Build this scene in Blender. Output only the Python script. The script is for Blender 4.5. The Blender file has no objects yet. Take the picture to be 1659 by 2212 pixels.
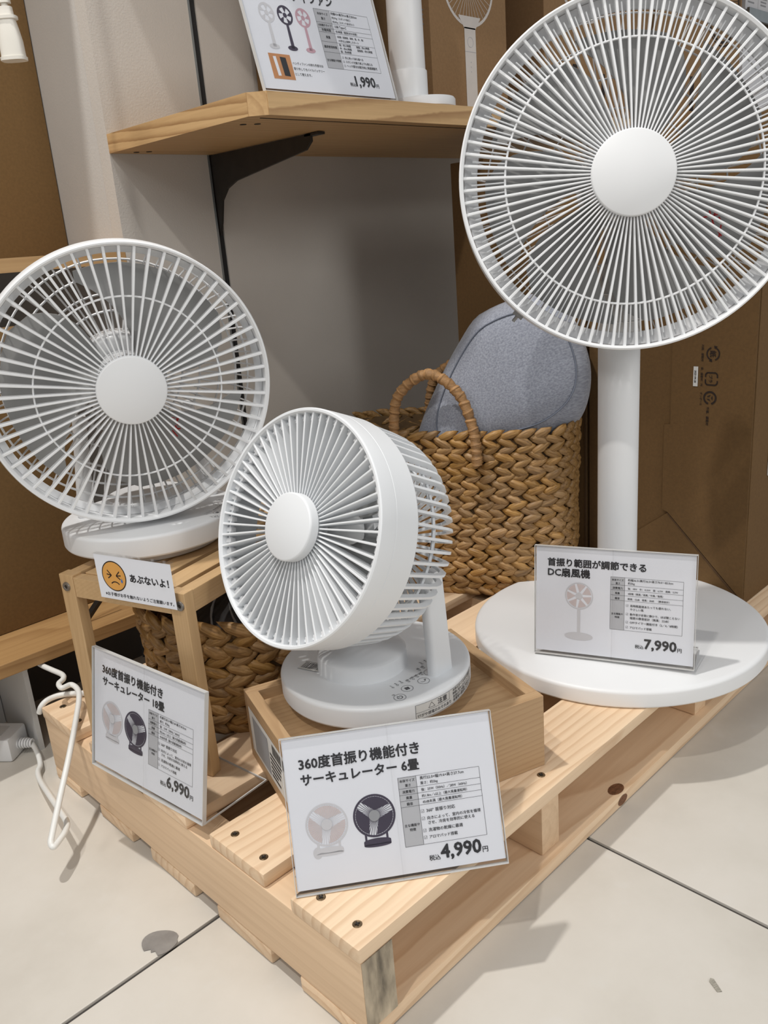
import bpy, bmesh, math, random
from mathutils import Vector, Matrix, Euler
random.seed(11)
S = bpy.context.scene
COL = S.collection
R = math.radians
PI = math.pi

# ------------------------------------------------------------------ camera
# world: X runs along the shop wall, Y points at the wall, Z is up, floor at z = 0
CAMZ = 0.62
def cam_axes(pitch, roll, yaw):
    c, s = math.cos(yaw), math.sin(yaw)
    A = Matrix(((c, -s, 0), (s, c, 0), (0, 0, 1)))
    B = Matrix(((1, 0, 0), (0, 0, -1), (0, 1, 0)))
    c, s = math.cos(pitch), math.sin(pitch)
    P = Matrix(((1, 0, 0), (0, c, -s), (0, s, c)))
    c, s = math.cos(roll), math.sin(roll)
    Q = Matrix(((c, -s, 0), (s, c, 0), (0, 0, 1)))
    return Q @ P @ B @ A
AX = cam_axes(R(17.8), R(-4.55), R(43.65))
cd = bpy.data.cameras.new('camera')
cam = bpy.data.objects.new('camera', cd)
COL.objects.link(cam)
rt, dn, fw = AX[0], AX[1], AX[2]
cam.matrix_world = Matrix(((rt.x, -dn.x, -fw.x, 0), (rt.y, -dn.y, -fw.y, 0), (rt.z, -dn.z, -fw.z, CAMZ), (0, 0, 0, 1)))
cd.sensor_fit = 'VERTICAL'
cd.sensor_height = 24.0
cd.lens = 1815.0 / 2212.0 * 24.0
cd.clip_start = 0.02
S.camera = cam

# ------------------------------------------------------------------ light
W = bpy.data.worlds.new('shop_ambient')
S.world = W
W.use_nodes = True
bg = W.node_tree.nodes['Background']
bg.inputs[0].default_value = (0.93, 0.96, 1.0, 1)
bg.inputs[1].default_value = 0.36
def lamp(name, loc, target, power, size, col=(1, 0.96, 0.9)):
    l = bpy.data.lights.new(name, 'AREA')
    l.shape = 'DISK'
    l.size = size
    l.energy = power
    l.color = col
    o = bpy.data.objects.new(name, l)
    COL.objects.link(o)
    o.location = loc
    d = Vector(target) - Vector(loc)
    o.rotation_euler = d.to_track_quat('-Z', 'Y').to_euler()
    return o
lamp('ceiling_spot', (-0.75, 0.15, 2.6), (0.6, 0.8, 0.1), 17, 0.07)
lamp('ceiling_spot', (0.1, 1.0, 2.7), (0.6, 0.6, 0.1), 35, 0.08, (1, 0.97, 0.93))
lamp('fill_panel', (1.0, -3.2, 2.2), (0.8, 1.2, 0.4), 37, 1.4, (1, 0.98, 0.95))  # unseen fill lamp, added low in front to lift the wall under the shelf
lamp('fill_panel', (-1.3, -2.0, 2.5), (0.7, 1.0, 0.4), 10, 1.4, (1, 0.98, 0.95))  # unseen fill lamp added at front left
lamp('fill_panel', (-2.6, 0.3, 2.4), (0.6, 0.8, 0.4), 15, 0.5, (1, 0.98, 0.95))  # unseen fill lamp added low on the left
vs = S.view_settings
vs.view_transform = 'Standard'
vs.look = 'None'
vs.exposure = -0.06
vs.gamma = 1.0
vs.use_curve_mapping = False

# ------------------------------------------------------------------ materials
MATS = {}
def nt(name):
    m = bpy.data.materials.new(name)
    m.use_nodes = True
    t = m.node_tree
    return m, t, t.nodes['Principled BSDF']
def N(t, typ, **kw):
    n = t.nodes.new(typ)
    for k, v in kw.items():
        if k.startswith('i_'):
            n.inputs[k[2:].replace('_', ' ')].default_value = v
        else:
            setattr(n, k, v)
    return n
def L(t, a, b): t.links.new(a, b)
def ramp(t, stops):
    r = t.nodes.new('ShaderNodeValToRGB')
    e = r.color_ramp.elements
    while len(e) < len(stops): e.new(0.5)
    for x, (p, c) in zip(e, stops):
        x.position = p
        x.color = (c[0], c[1], c[2], 1)
    return r
def coords(t, scale=(1, 1, 1), rnd=True, loc=(0, 0, 0), rot=(0, 0, 0)):
    tc = N(t, 'ShaderNodeTexCoord')
    mp = N(t, 'ShaderNodeMapping')
    mp.inputs['Scale'].default_value = scale
    mp.inputs['Location'].default_value = loc
    mp.inputs['Rotation'].default_value = rot
    L(t, tc.outputs['Object'], mp.inputs['Vector'])
    if not rnd: return mp.outputs[0]
    oi = N(t, 'ShaderNodeObjectInfo')
    mu = N(t, 'ShaderNodeVectorMath', operation='SCALE')
    cb = N(t, 'ShaderNodeCombineXYZ')
    for i in range(3): L(t, oi.outputs['Random'], cb.inputs[i])
    L(t, cb.outputs[0], mu.inputs[0]); mu.inputs['Scale'].default_value = 37.0
    ad = N(t, 'ShaderNodeVectorMath', operation='ADD')
    L(t, mp.outputs[0], ad.inputs[0]); L(t, mu.outputs[0], ad.inputs[1])
    return ad.outputs[0]
def plain(name, col, rough=0.5, var=0.06, scale=30, bump=0.0, bscale=200, spec=0.5, metal=0.0, stretch=(1, 1, 1), sheen=0, sss=0.0, rot=(0, 0, 0)):
    m, t, b = nt(name)
    v = coords(t, stretch, rnd=True, rot=rot)
    n = N(t, 'ShaderNodeTexNoise'); n.inputs['Scale'].default_value = scale; n.inputs['Detail'].default_value = 5
    L(t, v, n.inputs['Vector'])
    lo = tuple(max(0, c * (1 - var)) for c in col); hi = tuple(min(1, c * (1 + var)) for c in col)
    r = ramp(t, [(0.3, lo), (0.7, hi)])
    L(t, n.outputs['Fac'], r.inputs[0]); L(t, r.outputs[0], b.inputs['Base Color'])
    b.inputs['Roughness'].default_value = rough
    b.inputs['Metallic'].default_value = metal
    b.inputs['Specular IOR Level'].default_value = spec
    if sheen: b.inputs['Sheen Weight'].default_value = sheen
    if sss:
        b.inputs['Subsurface Weight'].default_value = sss
        b.inputs['Subsurface Radius'].default_value = (0.004, 0.004, 0.004)
        b.inputs['Subsurface Scale'].default_value = 1.0
    if bump:
        n2 = N(t, 'ShaderNodeTexNoise'); n2.inputs['Scale'].default_value = bscale; n2.inputs['Detail'].default_value = 4
        L(t, v, n2.inputs['Vector'])
        bp = N(t, 'ShaderNodeBump'); bp.inputs['Strength'].default_value = bump; bp.inputs['Distance'].default_value = 0.002
        L(t, n2.outputs['Fac'], bp.inputs['Height']); L(t, bp.outputs[0], b.inputs['Normal'])
    MATS[name] = m
    return m
def wood(name, light, dark, ring=45, axis='X', fib=1.0, ringmix=0.5, rough=0.5, off=0.07, wob=5.0, tint=0.10):
    """rings run round the long axis of the piece: stripes on the faces, arcs on the end grain"""
    m, t, b = nt(name)
    rot = {'X': (0, 0, 0), 'Y': (0, 0, PI / 2), 'Z': (0, PI / 2, 0)}[axis]
    tc = N(t, 'ShaderNodeTexCoord')
    m0 = N(t, 'ShaderNodeMapping'); m0.inputs['Rotation'].default_value = rot
    L(t, tc.outputs['Object'], m0.inputs['Vector'])
    oi = N(t, 'ShaderNodeObjectInfo')
    # shift each piece differently through the log
    wn = N(t, 'ShaderNodeTexWhiteNoise', noise_dimensions='1D'); L(t, oi.outputs['Random'], wn.inputs['W'])
    sb = N(t, 'ShaderNodeVectorMath', operation='SUBTRACT'); L(t, wn.outputs['Color'], sb.inputs[0]); sb.inputs[1].default_value = (0.5, 0.5, 0.5)
    sc = N(t, 'ShaderNodeVectorMath', operation='MULTIPLY'); L(t, sb.outputs[0], sc.inputs[0]); sc.inputs[1].default_value = (9.0, 0.09, 0.04)
    ad = N(t, 'ShaderNodeVectorMath', operation='ADD'); L(t, m0.outputs[0], ad.inputs[0]); L(t, sc.outputs[0], ad.inputs[1])
    m1 = N(t, 'ShaderNodeMapping'); m1.inputs['Location'].default_value = (0, 0.004, off); m1.inputs['Rotation'].default_value = (0, R(1.5), R(1.2))
    L(t, ad.outputs[0], m1.inputs['Vector'])
    nz = N(t, 'ShaderNodeTexNoise'); nz.inputs['Scale'].default_value = 5.0; nz.inputs['Detail'].default_value = 3
    ms = N(t, 'ShaderNodeMapping'); ms.inputs['Scale'].default_value = (0.35, 1.5, 1.5); L(t, ad.outputs[0], ms.inputs['Vector']); L(t, ms.outputs[0], nz.inputs['Vector'])
    nsub = N(t, 'ShaderNodeVectorMath', operation='SUBTRACT'); L(t, nz.outputs['Color'], nsub.inputs[0]); nsub.inputs[1].default_value = (0.5, 0.5, 0.5)
    nsc = N(t, 'ShaderNodeVectorMath', operation='SCALE'); L(t, nsub.outputs[0], nsc.inputs[0]); nsc.inputs['Scale'].default_value = 0.01 * wob
    ad2 = N(t, 'ShaderNodeVectorMath', operation='ADD'); L(t, m1.outputs[0], ad2.inputs[0]); L(t, nsc.outputs[0], ad2.inputs[1])
    wv = N(t, 'ShaderNodeTexWave', wave_type='RINGS', rings_direction='X', wave_profile='SAW')
    wv.inputs['Scale'].default_value = ring; wv.inputs['Distortion'].default_value = 0.6; wv.inputs['Detail'].default_value = 2
    L(t, ad2.outputs[0], wv.inputs['Vector'])
    rr = ramp(t, [(0.0, (0, 0, 0)), (0.55, (0.15, 0.15, 0.15)), (0.92, (1, 1, 1)), (1.0, (0.2, 0.2, 0.2))])
    L(t, wv.outputs['Fac'], rr.inputs[0])
    fm = N(t, 'ShaderNodeMapping'); fm.inputs['Scale'].default_value = (6, 220, 220); L(t, ad.outputs[0], fm.inputs['Vector'])
    fn = N(t, 'ShaderNodeTexNoise'); fn.inputs['Scale'].default_value = 1.0; fn.inputs['Detail'].default_value = 4
    L(t, fm.outputs[0], fn.inputs['Vector'])
    bm_ = N(t, 'ShaderNodeMapping'); bm_.inputs['Scale'].default_value = (3, 9, 9); L(t, ad.outputs[0], bm_.inputs['Vector'])
    bn = N(t, 'ShaderNodeTexNoise'); bn.inputs['Scale'].default_value = 1.0; bn.inputs['Detail'].default_value = 2; L(t, bm_.outputs[0], bn.inputs['Vector'])
    m_a = N(t, 'ShaderNodeMath', operation='MULTIPLY'); L(t, rr.outputs[0], m_a.inputs[0]); m_a.inputs[1].default_value = ringmix
    m_b = N(t, 'ShaderNodeMath', operation='MULTIPLY_ADD'); L(t, fn.outputs['Fac'], m_b.inputs[0]); m_b.inputs[1].default_value = 0.45 * fib; L(t, m_a.outputs[0], m_b.inputs[2])
    m_c = N(t, 'ShaderNodeMath', operation='MULTIPLY_ADD'); L(t, bn.outputs['Fac'], m_c.inputs[0]); m_c.inputs[1].default_value = 0.3; L(t, m_b.outputs[0], m_c.inputs[2])
    mid = tuple((a + c) / 2 for a, c in zip(light, dark))
    cr = ramp(t, [(0.2, light), (0.55, mid), (1.0, dark)])
    L(t, m_c.outputs[0], cr.inputs[0])
    hs = N(t, 'ShaderNodeHueSaturation')
    mr = N(t, 'ShaderNodeMapRange'); mr.inputs['To Min'].default_value = 1 - tint; mr.inputs['To Max'].default_value = 1 + tint
    L(t, oi.outputs['Random'], mr.inputs['Value']); L(t, mr.outputs[0], hs.inputs['Value'])
    L(t, cr.outputs[0], hs.inputs['Color']); L(t, hs.outputs[0], b.inputs['Base Color'])
    b.inputs['Roughness'].default_value = rough
    bp = N(t, 'ShaderNodeBump'); bp.inputs['Strength'].default_value = 0.12; bp.inputs['Distance'].default_value = 0.001
    L(t, m_b.outputs[0], bp.inputs['Height']); L(t, bp.outputs[0], b.inputs['Normal'])
    MATS[name] = m
    return m
def acrylic(name):
    m, t, b = nt(name)
    out = t.nodes['Material Output']
    tr = N(t, 'ShaderNodeBsdfTransparent'); tr.inputs[0].default_value = (0.985, 0.985, 0.985, 1)
    gl = N(t, 'ShaderNodeBsdfGlossy'); gl.inputs['Roughness'].default_value = 0.06
    lw = N(t, 'ShaderNodeLayerWeight'); lw.inputs['Blend'].default_value = 0.5
    pw = N(t, 'ShaderNodeMath', operation='POWER'); L(t, lw.outputs['Facing'], pw.inputs[0]); pw.inputs[1].default_value = 4.0
    fr = N(t, 'ShaderNodeMath', operation='MULTIPLY_ADD'); L(t, pw.outputs[0], fr.inputs[0]); fr.inputs[1].default_value = 0.45; fr.inputs[2].default_value = 0.025
    n = N(t, 'ShaderNodeTexNoise'); n.inputs['Scale'].default_value = 60
    L(t, coords(t, (1, 1, 1)), n.inputs['Vector'])
    mr = N(t, 'ShaderNodeMapRange'); mr.inputs['To Min'].default_value = 0.03; mr.inputs['To Max'].default_value = 0.1
    L(t, n.outputs['Fac'], mr.inputs['Value']); L(t, mr.outputs[0], gl.inputs['Roughness'])
    mx = N(t, 'ShaderNodeMixShader')
    L(t, fr.outputs[0], mx.inputs[0]); L(t, tr.outputs[0], mx.inputs[1]); L(t, gl.outputs[0], mx.inputs[2]); L(t, mx.outputs[0], out.inputs['Surface'])
    MATS[name] = m
    return m

plain('white_plastic', (0.80, 0.81, 0.82), 0.42, 0.012, 12)
plain('cool_plastic', (0.80, 0.82, 0.84), 0.38, 0.012, 12)
plain('band_plastic', (0.74, 0.74, 0.745), 0.32, 0.02, 8, sss=0.1)
plain('blade_plastic', (0.36, 0.36, 0.355), 0.3, 0.02, 8)
plain('motor_plastic', (0.66, 0.67, 0.68), 0.22, 0.03, 10)
plain('cord_plastic', (0.80, 0.80, 0.77), 0.4, 0.03, 20)
plain('ivory_plastic', (0.76, 0.73, 0.66), 0.45, 0.03, 20)
plain('wall_paint', (0.58, 0.545, 0.50), 0.75, 0.035, 6, 0.15, 350)
plain('wall_paint_side', (0.58, 0.56, 0.53), 0.7, 0.035, 6, 0.15, 350)
plain('recess_shade', (0.06, 0.055, 0.05), 0.8, 0.1, 10)  # near-black wall colour standing in for shade in the recess and under the deck
plain('panel_white', (0.62, 0.62, 0.61), 0.6, 0.02, 10)
plain('black_gap', (0.012, 0.012, 0.013), 0.6, 0.1, 20)
plain('bracket_metal', (0.035, 0.030, 0.026), 0.5, 0.1, 60, 0.1, 600, metal=0.3)
plain('strip_metal', (0.42, 0.46, 0.47), 0.35, 0.05, 40, metal=0.8)
plain('screw_metal', (0.20, 0.14, 0.08), 0.4, 0.3, 500, metal=0.8)
plain('bolt_metal', (0.30, 0.29, 0.28), 0.4, 0.1, 300, metal=0.85)
plain('weathered_end', (0.40, 0.335, 0.245), 0.8, 0.62, 55, 0.3, 120, stretch=(1.6, 1, .45))
plain('knot_wood', (0.21, 0.095, 0.045), 0.6, 0.45, 160, stretch=(1, 3, 1))
plain('hole_dark', (0.02, 0.015, 0.01), 0.7, 0.1, 20)
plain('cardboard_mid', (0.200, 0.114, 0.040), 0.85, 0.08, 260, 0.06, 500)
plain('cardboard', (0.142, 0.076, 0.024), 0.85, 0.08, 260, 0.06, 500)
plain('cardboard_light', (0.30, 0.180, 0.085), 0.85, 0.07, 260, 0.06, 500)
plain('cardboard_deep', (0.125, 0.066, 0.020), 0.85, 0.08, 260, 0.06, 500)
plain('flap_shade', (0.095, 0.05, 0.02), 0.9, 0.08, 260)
plain('paper', (0.80, 0.82, 0.88), 0.7, 0.012, 20)
plain('paper_label', (0.70, 0.70, 0.68), 0.7, 0.02, 20)
plain('ink', (0.018, 0.018, 0.022), 0.6, 0.1, 30)
plain('ink_box', (0.02, 0.010, 0.006), 0.7, 0.1, 30)
plain('ink_grey', (0.33, 0.34, 0.36), 0.7, 0.05, 30)
plain('ink_header', (0.50, 0.51, 0.54), 0.7, 0.02, 30)
plain('ink_panel', (0.10, 0.10, 0.11), 0.6, 0.05, 30)
plain('ink_pale', (0.63, 0.63, 0.66), 0.7, 0.02, 30)
plain('ink_pink', (0.62, 0.54, 0.54), 0.7, 0.05, 200)
plain('ink_rose', (0.58, 0.36, 0.42), 0.7, 0.05, 60)
plain('ink_violet', (0.05, 0.04, 0.07), 0.7, 0.05, 60)
plain('ink_orange', (0.72, 0.36, 0.085), 0.7, 0.03, 60)
plain('ink_photo', (0.55, 0.25, 0.10), 0.7, 0.06, 60)
plain('ink_blue', (0.05, 0.17, 0.48), 0.7, 0.03, 60)
plain('ink_red', (0.45, 0.02, 0.02), 0.7, 0.03, 60)
plain('ink_white', (0.68, 0.64, 0.60), 0.7, 0.03, 60)
plain('clear_film', (0.62, 0.62, 0.61), 0.15, 0.03, 60)
def straw():
    m, t, b = nt('straw')
    v = coords(t, (18, 420, 420))
    n = N(t, 'ShaderNodeTexNoise'); n.inputs['Scale'].default_value = 1.0; n.inputs['Detail'].default_value = 3
    L(t, v, n.inputs['Vector'])
    r = ramp(t, [(0.25, (0.20, 0.105, 0.038)), (0.5, (0.40, 0.235, 0.098)), (0.8, (0.54, 0.345, 0.165))])
    L(t, n.outputs['Fac'], r.inputs[0])
    oi = N(t, 'ShaderNodeObjectInfo'); hs = N(t, 'ShaderNodeHueSaturation')
    mr = N(t, 'ShaderNodeMapRange'); mr.inputs['To Min'].default_value = 0.70; mr.inputs['To Max'].default_value = 1.05
    L(t, oi.outputs['Random'], mr.inputs['Value']); L(t, mr.outputs[0], hs.inputs['Value'])
    wn = N(t, 'ShaderNodeTexWhiteNoise', noise_dimensions='1D'); L(t, oi.outputs['Random'], wn.inputs['W'])
    m2 = N(t, 'ShaderNodeMapRange'); m2.inputs['To Min'].default_value = 0.98; m2.inputs['To Max'].default_value = 1.15
    L(t, wn.outputs['Value'], m2.inputs['Value']); L(t, m2.outputs[0], hs.inputs['Saturation'])
    L(t, r.outputs[0], hs.inputs['Color']); L(t, hs.outputs[0], b.inputs['Base Color'])
    b.inputs['Roughness'].default_value = 0.5
    bp = N(t, 'ShaderNodeBump'); bp.inputs['Strength'].default_value = 0.7; bp.inputs['Distance'].default_value = 0.0012
    L(t, n.outputs['Fac'], bp.inputs['Height']); L(t, bp.outputs[0], b.inputs['Normal'])
    MATS['straw'] = m
straw()
plain('straw_wrap', (0.40, 0.22, 0.09), 0.55, 0.35, 40, 0.5, 300, stretch=(1, 1, 6))
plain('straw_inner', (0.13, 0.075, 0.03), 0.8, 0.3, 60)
plain('dark_fabric', (0.05, 0.048, 0.05), 0.7, 0.5, 25, 0.3, 150, stretch=(1, 6, 1))
plain('foil', (0.30, 0.285, 0.27), 0.4, 0.12, 80, 0.15, 120, metal=0.25)
plain('tape_scrap', (0.33, 0.31, 0.26), 0.6, 0.5, 120, stretch=(1, 14, 1))
plain('grout', (0.06, 0.054, 0.05), 0.9, 0.1, 60)
plain('grey_shelf', (0.22, 0.22, 0.21), 0.5, 0.05, 20)
plain('dark_wood_band', (0.10, 0.055, 0.025), 0.6, 0.2, 30, stretch=(1, 1, 20))
plain('carton_white', (0.72, 0.73, 0.76), 0.6, 0.02, 20)
acrylic('acrylic')
wood('pine', (0.88, 0.68, 0.47), (0.56, 0.34, 0.18), 27, 'X', 0.75, 0.30, 0.55, 0.06, 4.0, 0.15)
wood('pine_y', (0.84, 0.62, 0.41), (0.56, 0.36, 0.20), 22, 'Y', 0.8, 0.13, 0.55, 0.05, 4.0, 0.07)
wood('tray_wood', (0.54, 0.365, 0.205), (0.35, 0.205, 0.10), 60, 'X', 1.0, 0.22, 0.5, 0.05, 3.0, 0.04)
wood('bamboo', (0.62, 0.42, 0.22), (0.44, 0.265, 0.12), 90, 'X', 1.1, 0.14, 0.45, 0.05, 2.0, 0.04)
wood('bamboo_z', (0.62, 0.42, 0.22), (0.44, 0.265, 0.12), 90, 'Z', 1.1, 0.14, 0.45, 0.05, 2.0, 0.04)
wood('oak_veneer', (0.62, 0.40, 0.19), (0.38, 0.215, 0.085), 24, 'X', 1.2, 0.34, 0.5, 0.05, 7.0, 0.02)
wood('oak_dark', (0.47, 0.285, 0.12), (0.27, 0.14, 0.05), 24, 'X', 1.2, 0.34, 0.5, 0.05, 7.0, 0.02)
wood('oak_edge', (0.74, 0.50, 0.25), (0.36, 0.20, 0.085), 46, 'X', 1.0, 0.55, 0.5, 0.03, 1.0, 0.0)
def heather():
    m, t, b = nt('heather_jersey')
    v = coords(t, (70, 500, 500), rot=(0.3, 0.5, 0.6))
    n = N(t, 'ShaderNodeTexNoise'); n.inputs['Scale'].default_value = 1.0; n.inputs['Detail'].default_value = 4
    L(t, v, n.inputs['Vector'])
    r = ramp(t, [(0.3, (0.21, 0.225, 0.275)), (0.7, (0.37, 0.395, 0.46))])
    L(t, n.outputs['Fac'], r.inputs[0]); L(t, r.outputs[0], b.inputs['Base Color'])
    b.inputs['Roughness'].default_value = 0.95; b.inputs['Sheen Weight'].default_value = 0.3
    v2 = coords(t, (1, 1, 1)); n2 = N(t, 'ShaderNodeTexNoise'); n2.inputs['Scale'].default_value = 14
    L(t, v2, n2.inputs['Vector']); bp = N(t, 'ShaderNodeBump'); bp.inputs['Strength'].default_value = 0.25; bp.inputs['Distance'].default_value = 0.01
    L(t, n2.outputs['Fac'], bp.inputs['Height']); L(t, bp.outputs[0], b.inputs['Normal'])
    MATS['heather_jersey'] = m
heather()
plain('seam_thread', (0.17, 0.19, 0.24), 0.9, 0.05, 60)
def tilemat():
    m, t, b = nt('floor_tile')
    v = coords(t, (1, 1, 1))
    n = N(t, 'ShaderNodeTexNoise'); n.inputs['Scale'].default_value = 4.5; n.inputs['Detail'].default_value = 9; n.inputs['Roughness'].default_value = 0.62
    L(t, v, n.inputs['Vector'])
    r = ramp(t, [(0.25, (0.55, 0.515, 0.455)), (0.5, (0.63, 0.595, 0.535)), (0.78, (0.69, 0.655, 0.60))])
    L(t, n.outputs['Fac'], r.inputs[0])
    n3 = N(t, 'ShaderNodeTexNoise'); n3.inputs['Scale'].default_value = 28; n3.inputs['Detail'].default_value = 6
    L(t, v, n3.inputs['Vector']); r3 = ramp(t, [(0.62, (0, 0, 0)), (0.78, (0.5, 0.5, 0.5))]); L(t, n3.outputs['Fac'], r3.inputs[0])
    mx = N(t, 'ShaderNodeMixRGB'); L(t, r3.outputs[0], mx.inputs[0]); L(t, r.outputs[0], mx.inputs[1]); mx.inputs[2].default_value = (0.66, 0.64, 0.60, 1)
    L(t, mx.outputs[0], b.inputs['Base Color'])
    rr = N(t, 'ShaderNodeMapRange'); rr.inputs['To Min'].default_value = 0.38; rr.inputs['To Max'].default_value = 0.55
    L(t, n.outputs['Fac'], rr.inputs['Value']); L(t, rr.outputs[0], b.inputs['Roughness'])
    MATS['floor_tile'] = m
tilemat()

# ------------------------------------------------------------------ mesh helpers
class MB:
    def __init__(s): s.v = []; s.f = []
    def add(s, vs_, fs, M=None):
        o = len(s.v)
        for p in vs_:
            p = Vector(p)
            s.v.append(tuple(M @ p) if M is not None else tuple(p))
        for f in fs: s.f.append(tuple(i + o for i in f))
        return s
    def box(s, x0, x1, y0, y1, z0, z1, M=None):
        v = [(x0, y0, z0), (x1, y0, z0), (x1, y1, z0), (x0, y1, z0), (x0, y0, z1), (x1, y0, z1), (x1, y1, z1), (x0, y1, z1)]
        return s.add(v, [(3, 2, 1, 0), (4, 5, 6, 7), (0, 1, 5, 4), (1, 2, 6, 5), (2, 3, 7, 6), (3, 0, 4, 7)], M)
    def cbox(s, x0, x1, y0, y1, z0, z1, b=0.002, M=None):
        """box with bevelled edges"""
        bm = bmesh.new()
        bmesh.ops.create_cube(bm, size=1)
        for v in bm.verts:
            v.co = Vector((x0 + (v.co.x + .5) * (x1 - x0), y0 + (v.co.y + .5) * (y1 - y0), z0 + (v.co.z + .5) * (z1 - z0)))
        bmesh.ops.bevel(bm, geom=list(bm.edges), offset=b, segments=2, profile=0.6, affect='EDGES')
        bm.verts.index_update()
        s.add([v.co[:] for v in bm.verts], [tuple(v.index for v in f.verts) for f in bm.faces], M)
        bm.free()
        return s
    def lathe(s, prof, n=48, M=None, a0=0.0, a1=2 * PI):
        full = abs(a1 - a0 - 2 * PI) < 1e-6
        k = n if full else n + 1
        vs_, fs = [], []
        idx = []
        for r, z in prof:
            if r < 1e-7:
                idx.append([len(vs_)] * k); vs_.append((0, 0, z))
            else:
                row = []
                for i in range(k):
                    a = a0 + (a1 - a0) * i / n
                    row.append(len(vs_)); vs_.append((r * math.cos(a), r * math.sin(a), z))
                idx.append(row)
        for j in range(len(prof) - 1):
            A, B = idx[j], idx[j + 1]
            for i in range(n):
                i2 = (i + 1) % k
                q = [A[i], A[i2], B[i2], B[i]]
                q2 = []
                for x in q:
                    if x not in q2: q2.append(x)
                if len(q2) >= 3: fs.append(tuple(q2))
        return s.add(vs_, fs, M)
    def cyl(s, r, z0, z1, n=24, M=None, b=0.0):
        if b: return s.lathe([(0, z0), (r - b, z0), (r, z0 + b), (r, z1 - b), (r - b, z1), (0, z1)], n, M)
        return s.lathe([(0, z0), (r, z0), (r, z1), (0, z1)], n, M)
    def torus(s, Rr, r, n=64, k=6, z=0.0, M=None, sz=1.0):
        prof = [(Rr + r * math.cos(2 * PI * i / k), z + sz * r * math.sin(2 * PI * i / k)) for i in range(k + 1)]
        return s.lathe(prof, n, M)
    def tube(s, path, r, n=8, M=None, flat=1.0, ref=None):
        P = [Vector(p) for p in path]
        k = len(P)
        rs = r if isinstance(r, (list, tuple)) else [r] * k
        vs_, fs = [], []
        u = None
        for i in range(k):
            t = (P[min(i + 1, k - 1)] - P[max(i - 1, 0)]).normalized()
            if u is None:
                u = Vector(ref) if ref else (Vector((0, 0, 1)) if abs(t.z) < .9 else Vector((1, 0, 0)))
            u = (u - t * u.dot(t)).normalized()
            w = t.cross(u)
            for j in range(n):
                a = 2 * PI * j / n
                vs_.append(P[i] + u * (rs[i] * math.cos(a)) + w * (rs[i] * flat * math.sin(a)))
        for i in range(k - 1):
            for j in range(n):
                j2 = (j + 1) % n
                fs.append((i * n + j, i * n + j2, (i + 1) * n + j2, (i + 1) * n + j))
        fs.append(tuple(range(n - 1, -1, -1))); fs.append(tuple((k - 1) * n + j for j in range(n)))
        return s.add(vs_, fs, M)
    def prism(s, poly, z0, z1, M=None):
        n = len(poly)
        vs_ = [(x, y, z0) for x, y in poly] + [(x, y, z1) for x, y in poly]
        fs = [tuple(range(n - 1, -1, -1)), tuple(range(n, 2 * n))] + [(i, (i + 1) % n, n + (i + 1) % n, n + i) for i in range(n)]
        return s.add(vs_, fs, M)
    # flat print helpers (drawn in the XY plane of the sheet)
    def rect(s, x0, y0, x1, y1, z=0.0): return s.add([(x0, y0, z), (x1, y0, z), (x1, y1, z), (x0, y1, z)], [(0, 1, 2, 3)])
    def line(s, x0, y0, x1, y1, w, z=0.0):
        d = Vector((x1 - x0, y1 - y0)); l = d.length
        if l < 1e-9: return s
        nx, ny = -d.y / l * w / 2, d.x / l * w / 2
        return s.add([(x0 + nx, y0 + ny, z), (x0 - nx, y0 - ny, z), (x1 - nx, y1 - ny, z), (x1 + nx, y1 + ny, z)], [(0, 1, 2, 3)])
    def poly(s, pts, z=0.0): return s.add([(x, y, z) for x, y in pts], [tuple(range(len(pts)))])
    def disc(s, x, y, r, z=0.0, n=32, ry=None):
        ry = ry or r
        return s.poly([(x + r * math.cos(2 * PI * i / n), y + ry * math.sin(2 * PI * i / n)) for i in range(n)], z)
    def ring(s, x, y, r0, r1, z=0.0, n=40, a0=0.0, a1=2 * PI):
        vs_ = []; fs = []
        for i in range(n + 1):
            a = a0 + (a1 - a0) * i / n
            vs_ += [(x + r0 * math.cos(a), y + r0 * math.sin(a), z), (x + r1 * math.cos(a), y + r1 * math.sin(a), z)]
        for i in range(n): fs.append((2 * i, 2 * i + 1, 2 * i + 3, 2 * i + 2))
        return s.add(vs_, fs)
    def text(s, body, x, y, width=None, h=None, bold=0.0, z=0.0, align='L', M=None):
        """lettering drawn with Blender's own built-in font; width fits the line, h sets the em size"""
        cu = bpy.data.curves.new('t', 'FONT')
        cu.body = body; cu.size = 1.0; cu.resolution_u = 2
        o = bpy.data.objects.new('t', cu)
        me = bpy.data.meshes.new_from_object(o)
        vs_ = [v.co.copy() for v in me.vertices]
        fs = [tuple(p.vertices) for p in me.polygons]
        bpy.data.objects.remove(o); bpy.data.curves.remove(cu); bpy.data.meshes.remove(me)
        if not vs_: return s
        x0 = min(v.x for v in vs_); x1 = max(v.x for v in vs_)
        if width is None: sx = sy = h
        else:
            sx = width / (x1 - x0); sy = h if h else sx
        wd = (x1 - x0) * sx
        ox = x - {'L': 0, 'C': wd / 2, 'R': wd}[align]
        k = 8 if bold > .016 else (4 if bold > .005 else 1)
        for q in range(k):
            dx = bold * sx * math.cos(2 * PI * q / k) if k > 1 else 0
            dy = bold * sy * math.sin(2 * PI * q / k) if k > 1 else 0
            s.add([(ox + (v.x - x0) * sx + dx, y + v.y * sy + dy, z + q * 1e-6) for v in vs_], fs, M)
        return s
    def mesh(s, name, mat, smooth=None):
        me = bpy.data.meshes.new(name)
        me.from_pydata(s.v, [], s.f)
        if mat: me.materials.append(MATS[mat] if isinstance(mat, str) else mat)
        if smooth:
            me.polygons.foreach_set('use_smooth', [True] * len(me.polygons))
            me.set_sharp_from_angle(angle=R(smooth))
        me.update()
        return me
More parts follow.
